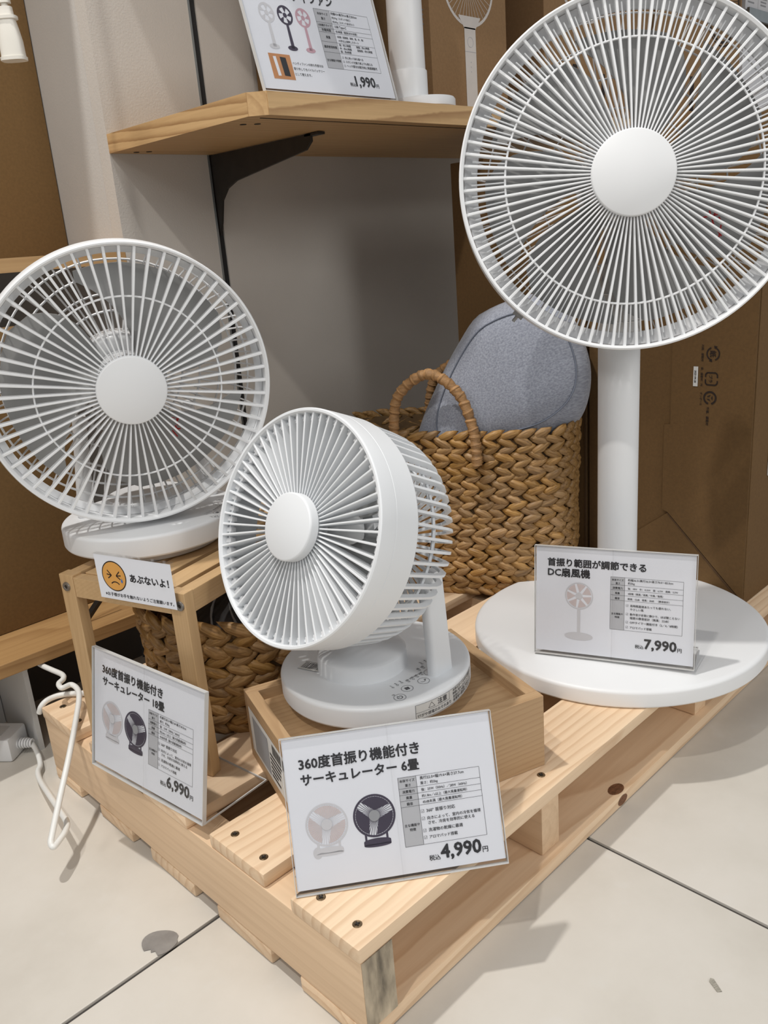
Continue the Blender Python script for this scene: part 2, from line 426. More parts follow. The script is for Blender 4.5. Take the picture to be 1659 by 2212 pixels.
    def build(s, name, mat, parent=None, smooth=None, M=None):
        o = bpy.data.objects.new(name, s.mesh(name, mat, smooth))
        COL.objects.link(o)
        if parent: o.parent = parent
        if M is not None: o.matrix_basis = M
        return o
def link(name, me, parent, M=None):
    o = bpy.data.objects.new(name, me); COL.objects.link(o); o.parent = parent
    if M is not None: o.matrix_basis = M
    return o
def thing(name, label, cat, loc=(0, 0, 0), rz=0.0, group=None, M=None):
    o = bpy.data.objects.new(name, None); COL.objects.link(o)
    o.empty_display_size = 0.02
    if M is not None: o.matrix_world = M
    else:
        o.location = loc; o.rotation_euler = (0, 0, rz)
    o['label'] = label; o['category'] = cat
    if group: o['group'] = group
    return o
def tag(o, label, cat, group=None):
    o['label'] = label; o['category'] = cat
    if group: o['group'] = group
    return o
def struct(o): o['kind'] = 'structure'; return o
def frame(x, y, z, o=(0, 0, 0)):
    x, y, z = Vector(x), Vector(y), Vector(z)
    return Matrix(((x.x, y.x, z.x, o[0]), (x.y, y.y, z.y, o[1]), (x.z, y.z, z.z, o[2]), (0, 0, 0, 1)))
def axis_frame(n, o=(0, 0, 0)):
    """frame whose Z is n and whose Y leans up"""
    z = Vector(n).normalized()
    x = Vector((0, 0, 1)).cross(z).normalized()
    return frame(x, z.cross(x), z, o)
def smooth_path(pts, k=8):
    P = [Vector(p) for p in pts]
    P = [P[0] * 2 - P[1]] + P + [P[-1] * 2 - P[-2]]
    out = []
    for i in range(1, len(P) - 2):
        for j in range(k):
            t = j / k
            a, b, c, d = P[i - 1], P[i], P[i + 1], P[i + 2]
            out.append(0.5 * ((2 * b) + (c - a) * t + (2 * a - 5 * b + 4 * c - d) * t * t + (3 * b - a - 3 * c + d) * t ** 3))
    out.append(P[-2])
    return out
T = Matrix.Translation
def RZ(a): return Matrix.Rotation(a, 4, 'Z')

# ------------------------------------------------------------------ setting
TL = 0.6
fl = struct(MB().box(-1.8, 3.6, -1.8, 2.4, -0.03, -0.003).build('floor', 'grout'))
tile_me = MB().cbox(-TL / 2 + .0023, TL / 2 - .0023, -TL / 2 + .0023, TL / 2 - .0023, -0.008, 0.0, 0.0008).mesh('tile', 'floor_tile')
for i in range(-3, 5):
    for j in range(-3, 3):
        link('tile', tile_me, fl, T((0.649 + TL * (i + .5), 0.621 + TL * (j + .5), 0)))
YW = 1.20
wb = struct(MB().box(0.656, 0.826, YW, YW + .03, 0, 2.4).box(0.837, 3.4, YW, YW + .03, 0, 2.4).build('wall_back', 'wall_paint'))
struct(MB().box(0.656, 0.686, YW + .0302, 1.78, 0, 2.4).build('wall_side', 'wall_paint_side'))
struct(MB().box(-1.2, 0.6559, 1.75, 1.78, 0, 2.4).build('wall_far', 'recess_shade'))
struct(MB().box(0.8262, 0.8368, YW + .003, YW + .03, 0, 2.39).build('trim_1', 'black_gap'))
struct(MB().box(0.8225, 0.8259, YW - .0008, YW - .0001, 0, 2.38).build('trim_2', 'strip_metal'))

# upper wall shelf with clipped corner and its bracket
ZS = 0.770
sh = thing('wall_shelf', 'oak veneer wall shelf with a clipped corner on a dark metal bracket', 'shelf', (0.656, YW, ZS))
def shelfM(x, y, z): return T((x - .656, y - YW, z - ZS))
pf = [(0.0, -.0005), (0.0, -.338), (0.016, -.355), (1.9, -.355), (1.9, -.0005)]
MB().prism(pf, 0.0, 0.0255).build('board', 'oak_veneer', sh)
MB().box(.0165, 1.9, -.3558, -.3551, .0, .0255).build('edge_band', 'oak_edge', sh)
MB().box(-.168, .168, 0, .0007, 0, .0255).build('edge_band', 'oak_edge', sh, None, frame((0, 1, 0), (-1, 0, 0), (0, 0, 1), (-.0001, -.1695, 0)))
MB().box(0.02, 1.9, -.334, -.3325, -.0006, 0.0).build('edge_groove', 'hole_dark', sh)
for x, y in ((.032, -.02), (.048, -.028), (.03, -.285), (.046, -.293)):
    MB().cyl(.0042, -.0006, .0002, 12, T((x, y, 0))).build('shelf_hole', 'hole_dark', sh)
br = MB()
prof = [(-.001, 0.0), (-.245, 0.0), (-.245, -.010), (-.232, -.020), (-.06, -.043), (-.035, -.052), (-.018, -.068), (-.009, -.10), (-.001, -.12)]
br.prism([(y, z) for y, z in prof], -.002, .002, frame((0, 1, 0), (0, 0, 1), (1, 0, 0), (.830 - .656, 0, -.001)))
br.box(.830 - .656 - .002, .830 - .656 + .010, -.262, -.232, -.004, -.0007)
br.build('bracket', 'bracket_metal', sh)

sh2 = thing('wall_shelf', 'unseen second oak wall shelf added above the price sign for its shade', 'shelf', (0.656, YW, 1.165))  # unseen above the frame; put in for its shadow on wall and cartons
MB().prism(pf, 0.0, 0.0255).build('board', 'oak_veneer', sh2)
br.build('bracket', 'bracket_metal', sh2)
# left-hand bay: upper board, bottom deck on a white gable
ls = thing('wall_shelf', 'plain oak shelf board in the left bay under the hanging plug', 'shelf', (0.2, YW, .618))
MB().box(-.9, .4555, 0, .54, 0, .019).build('board', 'oak_veneer', ls)
ls2 = thing('wall_shelf', 'unseen oak shelf board added to shade the box and side wall in the left bay', 'shelf', (0.2, YW, 1.262))  # out of view; added to keep light off the box and side wall
MB().box(-.9, .4555, 0, .54, 0, .019).build('board', 'oak_veneer', ls2)
dk = thing('display_deck', 'low oak display deck on a white gable behind the slatted stool', 'shelf', (0.2, 1.03, 0))
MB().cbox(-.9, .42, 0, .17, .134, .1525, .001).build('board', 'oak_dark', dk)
MB().box(.134, .1405, .03, .16, 0, .1338).build('gable_panel', 'panel_white', dk)
MB().box(-.9, .133, .145, .16, 0, .1338).build('back_panel', 'panel_white', dk)
struct(MB().box(-1.2, .6559, 1.2002, 1.215, 0, .1525).build('trim_3', 'recess_shade'))
MB().tube([(.30, .02, .1336), (.306, .03, .11), (.304, .03, .07)], .002, 6).build('cable_stub', 'black_gap', dk)

# ------------------------------------------------------------------ pallet
PX, PY = 0.322, 0.404
pal = thing('wooden_pallet', 'low pine pallet of spaced boards carrying the fan display', 'pallet', (PX, PY, 0))
PL = 0.965
ZB, ZT = 0.0875, 0.102
ys = [(0, .085), (.124, .209), (.247, .332), (.370, .454), (.487, .577)]
for k, (a, c) in enumerate(ys):
    o = MB().cbox(-PL / 2, PL / 2, -(c - a) / 2, (c - a) / 2, -(ZT - ZB) / 2, (ZT - ZB) / 2, .0028).build('deck_board', 'pine', pal, 40)
    o.location = (PL / 2 + (.001 if k % 2 else -.001), (a + c) / 2, (ZB + ZT) / 2)
yb = [(0.001, .087), (.128, .215), (.255, .342), (.382, .458), (.508, .577)]
for k, (a, c) in enumerate(yb):
    o = MB().cbox(-PL / 2, PL / 2, -(c - a) / 2, (c - a) / 2, -.008, .008, .0028).build('bottom_board', 'pine', pal, 40)
    o.location = (PL / 2, (a + c) / 2, .0085)
sx = [(0.0005, .035), (.257, .287), (.591, .621), (.93, .964)]
for k, (a, c) in enumerate(sx):
    y0 = 0.0008 if k in (0, 3) else .011
    o = MB().cbox(-(c - a) / 2, (c - a) / 2, -(.577 - y0) / 2, (.577 - y0) / 2, -(ZB - .0168) / 2, (ZB - .0168) / 2, .0018).build('stringer', 'pine_y', pal, 40)
    o.location = ((a + c) / 2, (.577 + y0) / 2, (ZB + .0166) / 2)
MB().box(.0010, .0346, .0001, .0009, .0172, ZB - .0006).build('end_grain', 'weathered_end', pal)
kn = MB()
for sc_, zz_ in ((1.0, .0002), (.55, .0004)):
    kn.add([(.012 * sc_ * math.cos(a), .0075 * sc_ * math.sin(a), zz_) for a in [2 * PI * k / 18 for k in range(18)]], [tuple(range(18))])
kn.build('knot', 'knot_wood', pal, None, T((.398, .0105, .0166)))
kn.build('knot', 'knot_wood', pal, None, T((.396, .0008, .0085)) @ Matrix.Rotation(R(90), 4, 'X') @ Matrix.Scale(.8, 4))
scr = MB().lathe([(0, .0004), (.0012, .0002), (.0036, .0008), (.0042, .0002), (.0042, -.001)], 14)
scr_me = scr.mesh('screw', 'screw_metal', 40)
cross_me = MB().box(-.0022, .0022, -.0005, .0005, 0, .0011).box(-.0005, .0005, -.0022, .0022, 0, .0011).mesh('screw_cross', 'hole_dark')
for (a, c) in ys:
    for xs in (.0175, .272, .606, .947):
        for yy in (a + .02, c - .02):
            q = link('screw', scr_me, pal, T((xs + random.uniform(-.003, .003), yy + random.uniform(-.004, .004), ZT)) @ RZ(random.uniform(0, 3)))
            link('screw_cross', cross_me, q)

# ------------------------------------------------------------------ fan building blocks
def blade(n_r, r0, r1, aw0, aw1, sweep, pitch, z0, th=.0016, n_a=7):
    """one twisted blade about the Z axis"""
    m = MB(); vs_ = []
    for side in (0, 1):
        for i in range(n_r + 1):
            t = i / n_r; r = r0 + (r1 - r0) * t
            aw = aw0 + (aw1 - aw0) * math.sin(t * PI * .62) ** .8
            if t > .93: aw *= .86
            for j in range(n_a + 1):
                u = j / n_a - .5
                a = sweep * t * t + aw * u
                z = z0 + pitch * (1 - .45 * t) * u * 2 - .006 * (1 - 4 * u * u) * .6 + (th if side else 0)
                vs_.append((r * math.cos(a), r * math.sin(a), z))
    k = n_a + 1; o = (n_r + 1) * k; fs = []
    for i in range(n_r):
        for j in range(n_a):
            q = (i * k + j, (i + 1) * k + j, (i + 1) * k + j + 1, i * k + j + 1)
            fs.append(q[::-1]); fs.append(tuple(x + o for x in q))
    for i in range(n_r):
        for j in (0, n_a):
            a, b = i * k + j, (i + 1) * k + j
            fs.append((a, b, b + o, a + o))
    for j in range(n_a):
        for i in (0, n_r):
            a, b = i * k + j, i * k + j + 1
            fs.append((a, b, b + o, a + o))
    return m.add(vs_, fs)
def spoke_mesh(r0, r1, w0, w1, zt0, zt1, d0, d1, bev=.0004):
    """tapering rib from r0 to r1 along +X; z top zt, depth d"""
    vs_ = []
    for r, w, z, d in ((r0, w0, zt0, d0), (r1, w1, zt1, d1)):
        b = min(bev, w * .3)
        vs_ += [(r, -w / 2, z - d), (r, -w / 2, z - b), (r, -w / 2 + b, z), (r, w / 2 - b, z), (r, w / 2, z - b), (r, w / 2, z - d)]
    fs = [(i, (i + 1) % 6, (i + 1) % 6 + 6, i + 6) for i in range(6)] + [(5, 4, 3, 2, 1, 0), (6, 7, 8, 9, 10, 11)]
    m = MB(); m.add(vs_, [f[::-1] for f in fs]); return m
def ring_of(me, name, n, parent, a0=0.0):
    for i in range(n): link(name, me, parent, RZ(a0 + 2 * PI * i / n))
def rear_cage(R_, zf, zb, rb, n, rings, w=.0018, M=None, bow=1.0, d=.0028):
    m = MB()
    K = 9
    for i in range(n):
        a = 2 * PI * i / n
        pth = []
        for j in range(K + 1):
            t = j / K * PI / 2
            r = rb + (R_ - rb) * math.cos(t) ** bow
            z = zf + (zb - zf) * math.sin(t)
            pth.append((r * math.cos(a), r * math.sin(a), z))
        m.tube(pth, w / 2, 4, ref=(-math.sin(a), math.cos(a), 0.001), flat=d / w)
    for t in rings:
        r = rb + (R_ - rb) * math.cos(t) ** bow; z = zf + (zb - zf) * math.sin(t)
        m.torus(r, w * .62, 72, 5, z)
    return m
def strokes(m, segs, w, z=0.0):
    for s_ in segs: m.line(*s_, w, z)
    return m

# ------------------------------------------------------------------ tall pedestal fan
fan = thing('pedestal_fan', 'tall white pedestal fan with a large round base and fine radial grille', 'fan', (.905, .523, ZT))
MB().lathe([(0, 0.0003), (.181, .0003), (.1842, .0012), (.1853, .003), (.1853, .0175), (.1849, .0193), (.1838, .0208), (.182, .0219), (.179, .0226), (.15, .0236), (.10, .0252), (.04, .0272), (0, .028)], 144).build('base', 'white_plastic', fan, 25)
MB().lathe([(0, .0272), (.0243, .0272), (.0243, .470), (.0225, .474), (.0172, .475), (.0172, .545), (0, .545)], 48).build('pole', 'white_plastic', fan, 40)
hn = Vector((math.cos(R(-141)) * math.cos(R(7)), math.sin(R(-141)) * math.cos(R(7)), math.sin(R(7))))
HD = axis_frame(hn, (.836 - .905, .469 - .523, .667 - ZT))
RR = .1765
MB().lathe([(0, -.076), (.044, -.076), (.047, -.09), (.043, -.118), (.03, -.13), (0, -.132)], 40).build('motor_housing', 'motor_plastic', fan, 50, HD)
MB().lathe([(0, -.020), (.026, -.020), (.036, -.026), (.038, -.07), (0, -.07)], 40).build('blade_hub', 'motor_plastic', fan, 50, HD)
for i in range(7):
    blade(9, .034, .150, R(26), R(45), R(24), .012, -.043).build('blade', 'blade_plastic', fan, 60, HD @ RZ(R(16) + i * 2 * PI / 7))
sq = HD @ RZ(R(-28)) @ T((.098, .0, -.0345))
stk = MB(); strokes(stk, [(-.010, -.004, .004, .006), (-.006, .006, .006, -.006), (.0, .009, .002, -.002), (.006, .004, .012, .000), (.010, -.008, .018, -.012), (.012, -.002, .016, -.014)], .0016)
stk.build('red_sticker', 'ink_red', fan, None, sq)
rear_cage(RR - .006, -.034, -.094, .046, 60, (.25, .62, .98, 1.25), .0016).build('rear_guard', 'white_plastic', fan, 60, HD)
fg = MB()
fg.lathe([(RR - .0035, .0005), (RR - .001, .0018), (RR + .0005, .001), (RR + .001, -.004), (RR + .0005, -.037), (RR - .0025, -.040), (RR - .0045, -.036), (RR - .004, -.012), (RR - .0035, .0005)], 144)
fg.torus(RR * .734, .0012, 120, 6, -.0035, sz=1.4)
fg_o = fg.build('front_grille', 'white_plastic', fan, 50, HD)
MB().lathe([(RR - .0045, -.0125), (RR - .012, -.0155), (RR - .0175, -.0165), (RR - .018, -.018), (RR - .012, -.0175), (RR - .0045, -.0145), (RR - .0045, -.0125)], 144).build('inner_band', 'band_plastic', fg_o, 50)
MB().lathe([(0, .0062), (.0412, .0060), (.0424, .0052), (.0427, .0038), (.0427, -.006), (.036, -.008), (0, -.008)], 72).build('hub_cap', 'white_plastic', fg_o, 50)
ring_of(spoke_mesh(.041, RR - .0035, .0015, .0029, .0015, -.0015, .006, .0075).mesh('spoke', 'white_plastic'), 'spoke', 88, fg_o, R(1))
ring_of(spoke_mesh(RR * .734, RR - .012, .0012, .0015, -.0035, -.0085, .003, .003).mesh('short_spoke', 'white_plastic'), 'short_spoke', 88, fg_o, R(1) + PI / 88)
cl = MB(); cl.box(-.006, .006, -.0015, .0035, -.012, -.004); cl.cyl(.0018, .0, .008, 10, T((0, .002, -.008)) @ Matrix.Rotation(R(-90), 4, 'X'))
cl.build('clip', 'bolt_metal', fg_o, None, RZ(R(-132)) @ T((RR + .001, 0, -.012)) @ RZ(R(-90)))

# ------------------------------------------------------------------ circulators
def circulator_base(root, r, h, foot, mat):
    MB().lathe([(0, 0.0003), (r * .80, .0003), (r * .86, foot - .001), (r * .97, foot + .0005), (r * .99, foot + .0012), (r, foot + .003), (r, h - .0042), (r * .998, h - .003), (r * .993, h - .0018), (r * .984, h - .0008), (r * .970, h - .0002), (r * .95, h), (0, h + .0002)], 120).build('base', mat, root, 25)
def arm_mesh(w, d, hgt, lean=0.0, r=.005):
    m = MB()
    pts = []
    for cx_, cy_, a0 in ((w / 2 - r, d / 2 - r, 0), (-w / 2 + r, d / 2 - r, 90), (-w / 2 + r, -d / 2 + r, 180), (w / 2 - r, -d / 2 + r, 270)):
        for q in range(4): pts.append((cx_ + r * math.cos(R(a0 + q * 30)), cy_ + r * math.sin(R(a0 + q * 30))))
    n = len(pts); vs_ = []; fs = []
    for t in (0, 1):
        for x, y in pts: vs_.append((x * (1 - .12 * t) + lean * t, y, hgt * t))
    for i in range(n): fs.append((i, (i + 1) % n, n + (i + 1) % n, n + i))
    fs.append(tuple(range(n - 1, -1, -1))); fs.append(tuple(range(n, 2 * n)))
    return m.add(vs_, fs)

# small one in the tray
F1Z = .170
f1 = thing('desk_circulator', 'small white deep-bodied circulator tilted upwards on a wooden tray', 'fan', (.531, .588, F1Z))
circulator_base(f1, .0992, .0355, .012, 'cool_plastic')
MB().lathe([(0, .0352), (.047, .0352), (.046, .052), (.043, .0545), (0, .055)], 60, T((-.014, .004, 0))).build('turntable', 'cool_plastic', f1, 45)
for s_, nm in ((-1, 'arm'), (1, 'arm')):
    arm_mesh(.030, .012, .110, -.006).build('arm', 'cool_plastic', f1, 50, T((.022, s_ * .0715, .0352)))
n1 = Vector((-.926, -.012, .377))
H1 = axis_frame(n1, (.443 - .531, .586 - .588, .378 - F1Z))
R1 = .111
MB().lathe([(R1 - .0042, -.001), (R1 - .003, .0016), (R1 - .001, .0018), (R1, .0006), (R1 + .0002, -.0004), (R1 + .0004, -.0165), (R1 + .0001, -.0168), (R1 + .0001, -.0172), (R1 + .0004, -.0175), (R1 + .0006, -.0445), (R1 + .0002, -.0455), (R1 - .001, -.046), (R1 - .0032, -.044), (R1 - .0044, -.018), (R1 - .0042, -.001)], 128).build('housing_band', 'cool_plastic', f1, 22, H1)
g1 = MB().torus(R1 - .0075, .0019, 96, 6, -.0095, sz=1.6)
g1o = g1.build('front_grille', 'cool_plastic', f1, 50, H1)
MB().lathe([(0, .0082), (.0300, .0080), (.0314, .0072), (.0318, .0058), (.0318, -.002), (.029, -.004), (.029, -.016), (0, -.016)], 64).build('hub_cap', 'cool_plastic', g1o, 50)
ring_of(spoke_mesh(.0285, R1 - .0038, .0013, .0021, -.0035, -.0005, .0115, .0135).mesh('spoke', 'cool_plastic'), 'spoke', 60, g1o, R(2))
tab_me = MB().box(R1 - .011, R1 - .004, -.0022, .0022, -.012, -.006).mesh('tab', 'band_plastic')
ring_of(tab_me, 'tab', 60, g1o, R(5))
rg = MB().torus(.030, .0018, 48, 5, -.112)
rg.lathe([(0, -.108), (.038, -.108), (.041, -.111), (.038, -.116), (0, -.117)], 40)
rgo = rg.build('rear_guard', 'cool_plastic', f1, 50, H1)
rib = MB()
prof_o, prof_i = [], []
for j in range(12):
    t = j / 11
    if t < .45: x, z = R1 - .0005 - .003 * t / .45, -.044 - .040 * t / .45
    else:
        a = (t - .45) / .55 * PI / 2
        x, z = (R1 - .0035) - .034 * (1 - math.cos(a)) - .036 * max(0, (t - .8) / .2), -.084 - .040 * math.sin(a)
    prof_o.append((x, z))
for j, (x, z) in enumerate(prof_o):
    dx = -.0055 if j < 6 else -.0045; dz = 0 if j < 6 else .004
    prof_i.append((x + dx, z + dz))
wv_ = .0026
vs_, fs = [], []
for (x, z), (xi, zi) in zip(prof_o, prof_i):
    vs_ += [(x, -wv_ / 2, z), (x, wv_ / 2, z), (xi, wv_ / 2, zi), (xi, -wv_ / 2, zi)]
for j in range(len(prof_o) - 1):
    for q in range(4): fs.append((4 * j + q, 4 * j + (q + 1) % 4, 4 * j + 4 + (q + 1) % 4, 4 * j + 4 + q))
fs += [(3, 2, 1, 0), (44, 45, 46, 47)]
rib.add(vs_, fs)
ring_of(rib.mesh('rib', 'cool_plastic'), 'rib', 60, rgo, R(2))
MB().torus(R1 - .010, .0018, 90, 5, -.079).torus(R1 - .03, .0015, 80, 5, -.105).build('guard_ring', 'cool_plastic', rgo, 50)
MB().lathe([(0, -.026), (.022, -.026), (.030, -.034), (.031, -.062), (0, -.062)], 36).build('blade_hub', 'motor_plastic', f1, 50, H1)
for i in range(3):
    blade(9, .028, .096, R(60), R(98), R(30), .016, -.045).build('blade', 'blade_plastic', f1, 60, H1 @ RZ(R(70) + i * 2 * PI / 3))
MB().lathe([(0, -.066), (.040, -.066), (.044, -.075), (.044, -.098), (.034, -.107), (0, -.107)], 40).build('motor_housing', 'motor_plastic', f1, 50, H1)
# printed control panel on the base, lying toward the camera's right
def panel(root, org, ux, z, sc=1.0, full=True):
    u = Vector((ux[0], ux[1], 0)).normalized(); v = Vector((-u.y, u.x, 0))
    M = frame(u, v, (0, 0, 1), (org[0], org[1], z)) @ Matrix.Scale(sc, 4)
    p = MB()
    for k, (x, y) in enumerate(((0, 0), (.0185, .0045), (.0405, -.001), (.059, .0045))):
        p.ring(x, y, .0062, .0066, 0, 28)
        if k == 0:
            p.ring(x, y, .0024, .0032, 0, 20, R(125), R(415)); p.line(x, y, x, y + .004, .0008)
        elif k == 1:
            for q in range(4): p.disc(x + .0018 * math.cos(q * PI / 2 + .4), y + .0018 * math.sin(q * PI / 2 + .4), .0014, 0, 10)
        elif k == 2:
            p.ring(x, y + .002, .0032, .0037, 0, 12, R(190), R(330)); p.poly([(x + .002, y - .0005), (x + .0045, y + .0002), (x + .0028, y + .0022)])
        else:
            p.ring(x, y - .002, .0032, .0037, 0, 12, R(30), R(170)); p.poly([(x + .001, y + .0006), (x + .0045, y - .0002), (x + .0026, y - .002)])
    p.ring(.0785, .003, .0062, .0066, 0, 28); p.disc(.079, .0045, .0028, 0, 16); p.text('OFF', .0785, -.002, .006, None, .01, 0, 'C')
    for x, y, s_ in ((.0, .0085, ''), (.012, .0185, '1'), (.0185, .0175, '2'), (.025, .0165, '3'), (.031, .0115, '60'), (.0375, .0105, '100'), (.044, .0095, '180'), (.0505, .0085, '360'), (.057, .0165, '45'), (.0635, .0155, '60'), (.070, .0225, '2'), (.0765, .0215, '4'), (.083, .0205, '8')):
        p.ring(x, y, .0009, .0013, 0, 12)
        if s_: p.text(s_, x + .001, y + .002, None, .0042, .015, 0, 'C')
    return p.build('control_panel', 'ink_panel', root, None, M)
panel(f1, (-.0405, -.0755), (.90, .10), .0359, .92)
# warning label wrapped round the base rim
def rim_label(root, r, a0, a1, z0, z1, lines):
    m = MB(); m.lathe([(r, z0), (r, z1)], 14, None, a0, a1); m.build('warning_label', 'paper_label', root)
    t = MB(); wdt = (a1 - a0) * r; hh = z1 - z0
    for x0, y0, x1, y1 in ((0, 0, wdt, 0), (0, hh, wdt, hh), (0, 0, 0, hh), (wdt, 0, wdt, hh), (wdt * .44, hh * .45, wdt * .44, hh), (0, hh * .45, wdt * .44, hh * .45)):
        k = 10
        for q in range(k): t.line(x0 + (x1 - x0) * q / k, y0 + (y1 - y0) * q / k, x0 + (x1 - x0) * (q + 1) / k, y0 + (y1 - y0) * (q + 1) / k, .0003)
    for body, x, y, wd, b_ in lines: t.text(body, x * wdt, y * hh, wd * wdt, None, b_)
    t.line(wdt * .15, hh * .56, wdt * .19, hh * .9, .0004); t.line(wdt * .19, hh * .9, wdt * .23, hh * .56, .0004); t.line(wdt * .15, hh * .56, wdt * .23, hh * .56, .0004)
    t.v = [((r + .0002) * math.cos(a0 + x / r), (r + .0002) * math.sin(a0 + x / r), z0 + y) for x, y, z in t.v]
    t.build('label_print', 'ink_panel', root)
rim_label(f1, .0994, R(-112), R(-58), .0155, .0310, [('注意', .27, .58, .13, .02), ('けがや感電のおそれあり', .02, .14, .44, .01), ('本体のガードの中や可動部の', .50, .78, .47, .01), ('隙間に指を入れないでください', .50, .56, .47, .01), ('本体のすき間に針金などの', .50, .32, .47, .01), ('金属物や異物を入れないで', .50, .1, .47, .01)])
# silver barcode sticker on the base top
bs = MB().rect(0, 0, .068, .016); Mb = frame((.30, -.954, 0), (.954, .30, 0), (0, 0, 1), (-.064, .050, .0359)) @ T((0, 0, 0))
bs.build('barcode_sticker', 'paper_label', f1, None, Mb)
bc = MB(); bc.line(0, 0, .068, 0, .0005); bc.line(0, .016, .068, .016, .0005); bc.line(.068, 0, .068, .016, .0005)
x = .002
while x < .032:
    w_ = random.choice((.0006, .0009, .0014)); bc.rect(x, .003, x + w_, .0145); x += w_ + random.choice((.0006, .001))
bc.text('360度首振り機能付', .036, .009, .029, None, .01); bc.text('サーキュレーター', .036, .003, .026, None, .01)
bc.build('barcode_print', 'ink_panel', f1, None, Mb @ T((0, 0, .0002)))

# large one on the stool
F2Z = .3105
f2 = thing('desk_circulator', 'larger white circulator with three grey blades standing on the bamboo stool', 'fan', (.449, .861, F2Z))
circulator_base(f2, .0985, .0345, .010, 'white_plastic')
n2 = Vector((-.372, -.92, -.105)).normalized()
R2 = .1445
H2 = axis_frame(n2, (.4135 - .449, .789 - .861, .496 - F2Z))
perp = Vector((n2.y, -n2.x, 0)).normalized()
for s_ in (-1, 1):
    p0 = perp * (.072 * s_) + Vector((.012, .022, .0343))
    p1 = perp * (.060 * s_) + Vector((.012, .022, .15))
    MB().tube([p0, p0.lerp(p1, .5), p1], [.0095, .0085, .0075], 14).build('arm', 'white_plastic', f2, 60)
MB().lathe([(0, .0343), (.05, .0343), (.048, .05), (.045, .053), (0, .053)], 60, T((.006, .012, 0))).build('turntable', 'white_plastic', f2, 45)
MB().lathe([(R2 - .004, -.0015), (R2 - .002, .0012), (R2 - .0005, .0012), (R2 + .0005, -.001), (R2 + .0008, -.026), (R2 - .001, -.028), (R2 - .003, -.026), (R2 - .0052, -.012), (R2 - .0108, -.016), (R2 - .0115, -.0175), (R2 - .0052, -.0175), (R2 - .0045, -.006), (R2 - .004, -.0015)], 128).build('housing_band', 'white_plastic', f2, 45, H2)
g2o = MB().torus(R2 * .642, .0010, 110, 6, -.0045, sz=1.4).build('front_grille', 'white_plastic', f2, 50, H2)
MB().lathe([(0, .0048), (.0338, .0046), (.0349, .0040), (.0352, .0028), (.0352, -.006), (0, -.008)], 64).build('hub_cap', 'white_plastic', g2o, 50)
ring_of(spoke_mesh(.034, R2 - .0035, .0014, .0028, .0005, -.002, .0055, .008).mesh('spoke', 'white_plastic'), 'spoke', 60, g2o, R(2.5))
rear_cage(R2 - .003, -.027, -.088, .040, 60, (.18, .40, .62, .86, 1.1, 1.3), .0020).build('rear_guard', 'white_plastic', f2, 60, H2)
MB().lathe([(0, -.022), (.020, -.022), (.029, -.030), (.030, -.056), (0, -.056)], 40).build('blade_hub', 'motor_plastic', f2, 50, H2)
for i in range(3):
    blade(10, .026, .122, R(58), R(92), R(30), .015, -.040).build('blade', 'blade_plastic', f2, 60, H2 @ RZ(R(38) + i * 2 * PI / 3))
MB().lathe([(0, -.060), (.040, -.060), (.047, -.068), (.047, -.094), (.038, -.106), (0, -.108)], 44).build('motor_housing', 'motor_plastic', f2, 50, H2)
stk = MB(); strokes(stk, [(-.008, -.003, .003, .005), (-.005, .006, .005, -.004), (.0, .007, .002, -.002), (.003, -.006, .012, -.009), (.005, -.009, .010, -.005), (.004, -.012, .013, -.014)], .0014)
stk.build('red_sticker', 'ink_red', f2, None, H2 @ RZ(R(-46)) @ T((.064, 0, -.030)))
panel(f2, (.030, -.090), (.80, .60), .0349, .75)

# ------------------------------------------------------------------ bamboo stool
e1 = Vector((-.2910, .9567, 0)); e2 = Vector((.9567, .2910, 0))
st = thing('slatted_stool', 'low bamboo slatted stool under the larger circulator', 'stool', M=frame(e2, e1, (0, 0, 1), (.377, .685, ZT)))
SW, SD, SH = .1735, .315, .208
for y in (0, SW - .020):
    for x in (0, SD - .0135):
        o = MB().cbox(0, .0135, 0, .020, 0.0004, SH, .0008).build('leg', 'bamboo_z', st)
        o.location = (x, y, 0)
for x in (.0004, SD - .0139):
    o = MB().cbox(0, .0130, .0203, SW - .0203, SH - .0245, SH - .0022, .0008).build('end_rail', 'bamboo', st, None, T((x, 0, 0)))
for y in (.001, SW - .0165):
    MB().cbox(.0138, SD - .0138, 0, .0155, SH - .0245, SH - .0012, .0008).build('side_rail', 'bamboo', st, None, T((0, y, 0)))
for k in range(4):
    y = .0225 + k * .0335
    MB().cbox(.0138, SD - .0138, 0, .0255, SH - .012, SH - .0006, .0008).build('slat', 'bamboo', st, None, T((0, y, 0)))
for y in (.0068, SW - .0092):
    b_ = MB(); Mx = frame((0, 1, 0), (0, 0, 1), (-1, 0, 0), (0, y, SH - .0135))
    b_.lathe([(0, .0012), (.0022, .0012), (.0024, .0016), (.0048, .0016), (.0052, .0002), (.0052, -.0005)], 24, Mx)
    bo = b_.build('bolt', 'bolt_metal', st, 40)
    MB().cyl(.0022, .0006, .00135, 6, Mx).build('bolt_socket', 'hole_dark', bo)

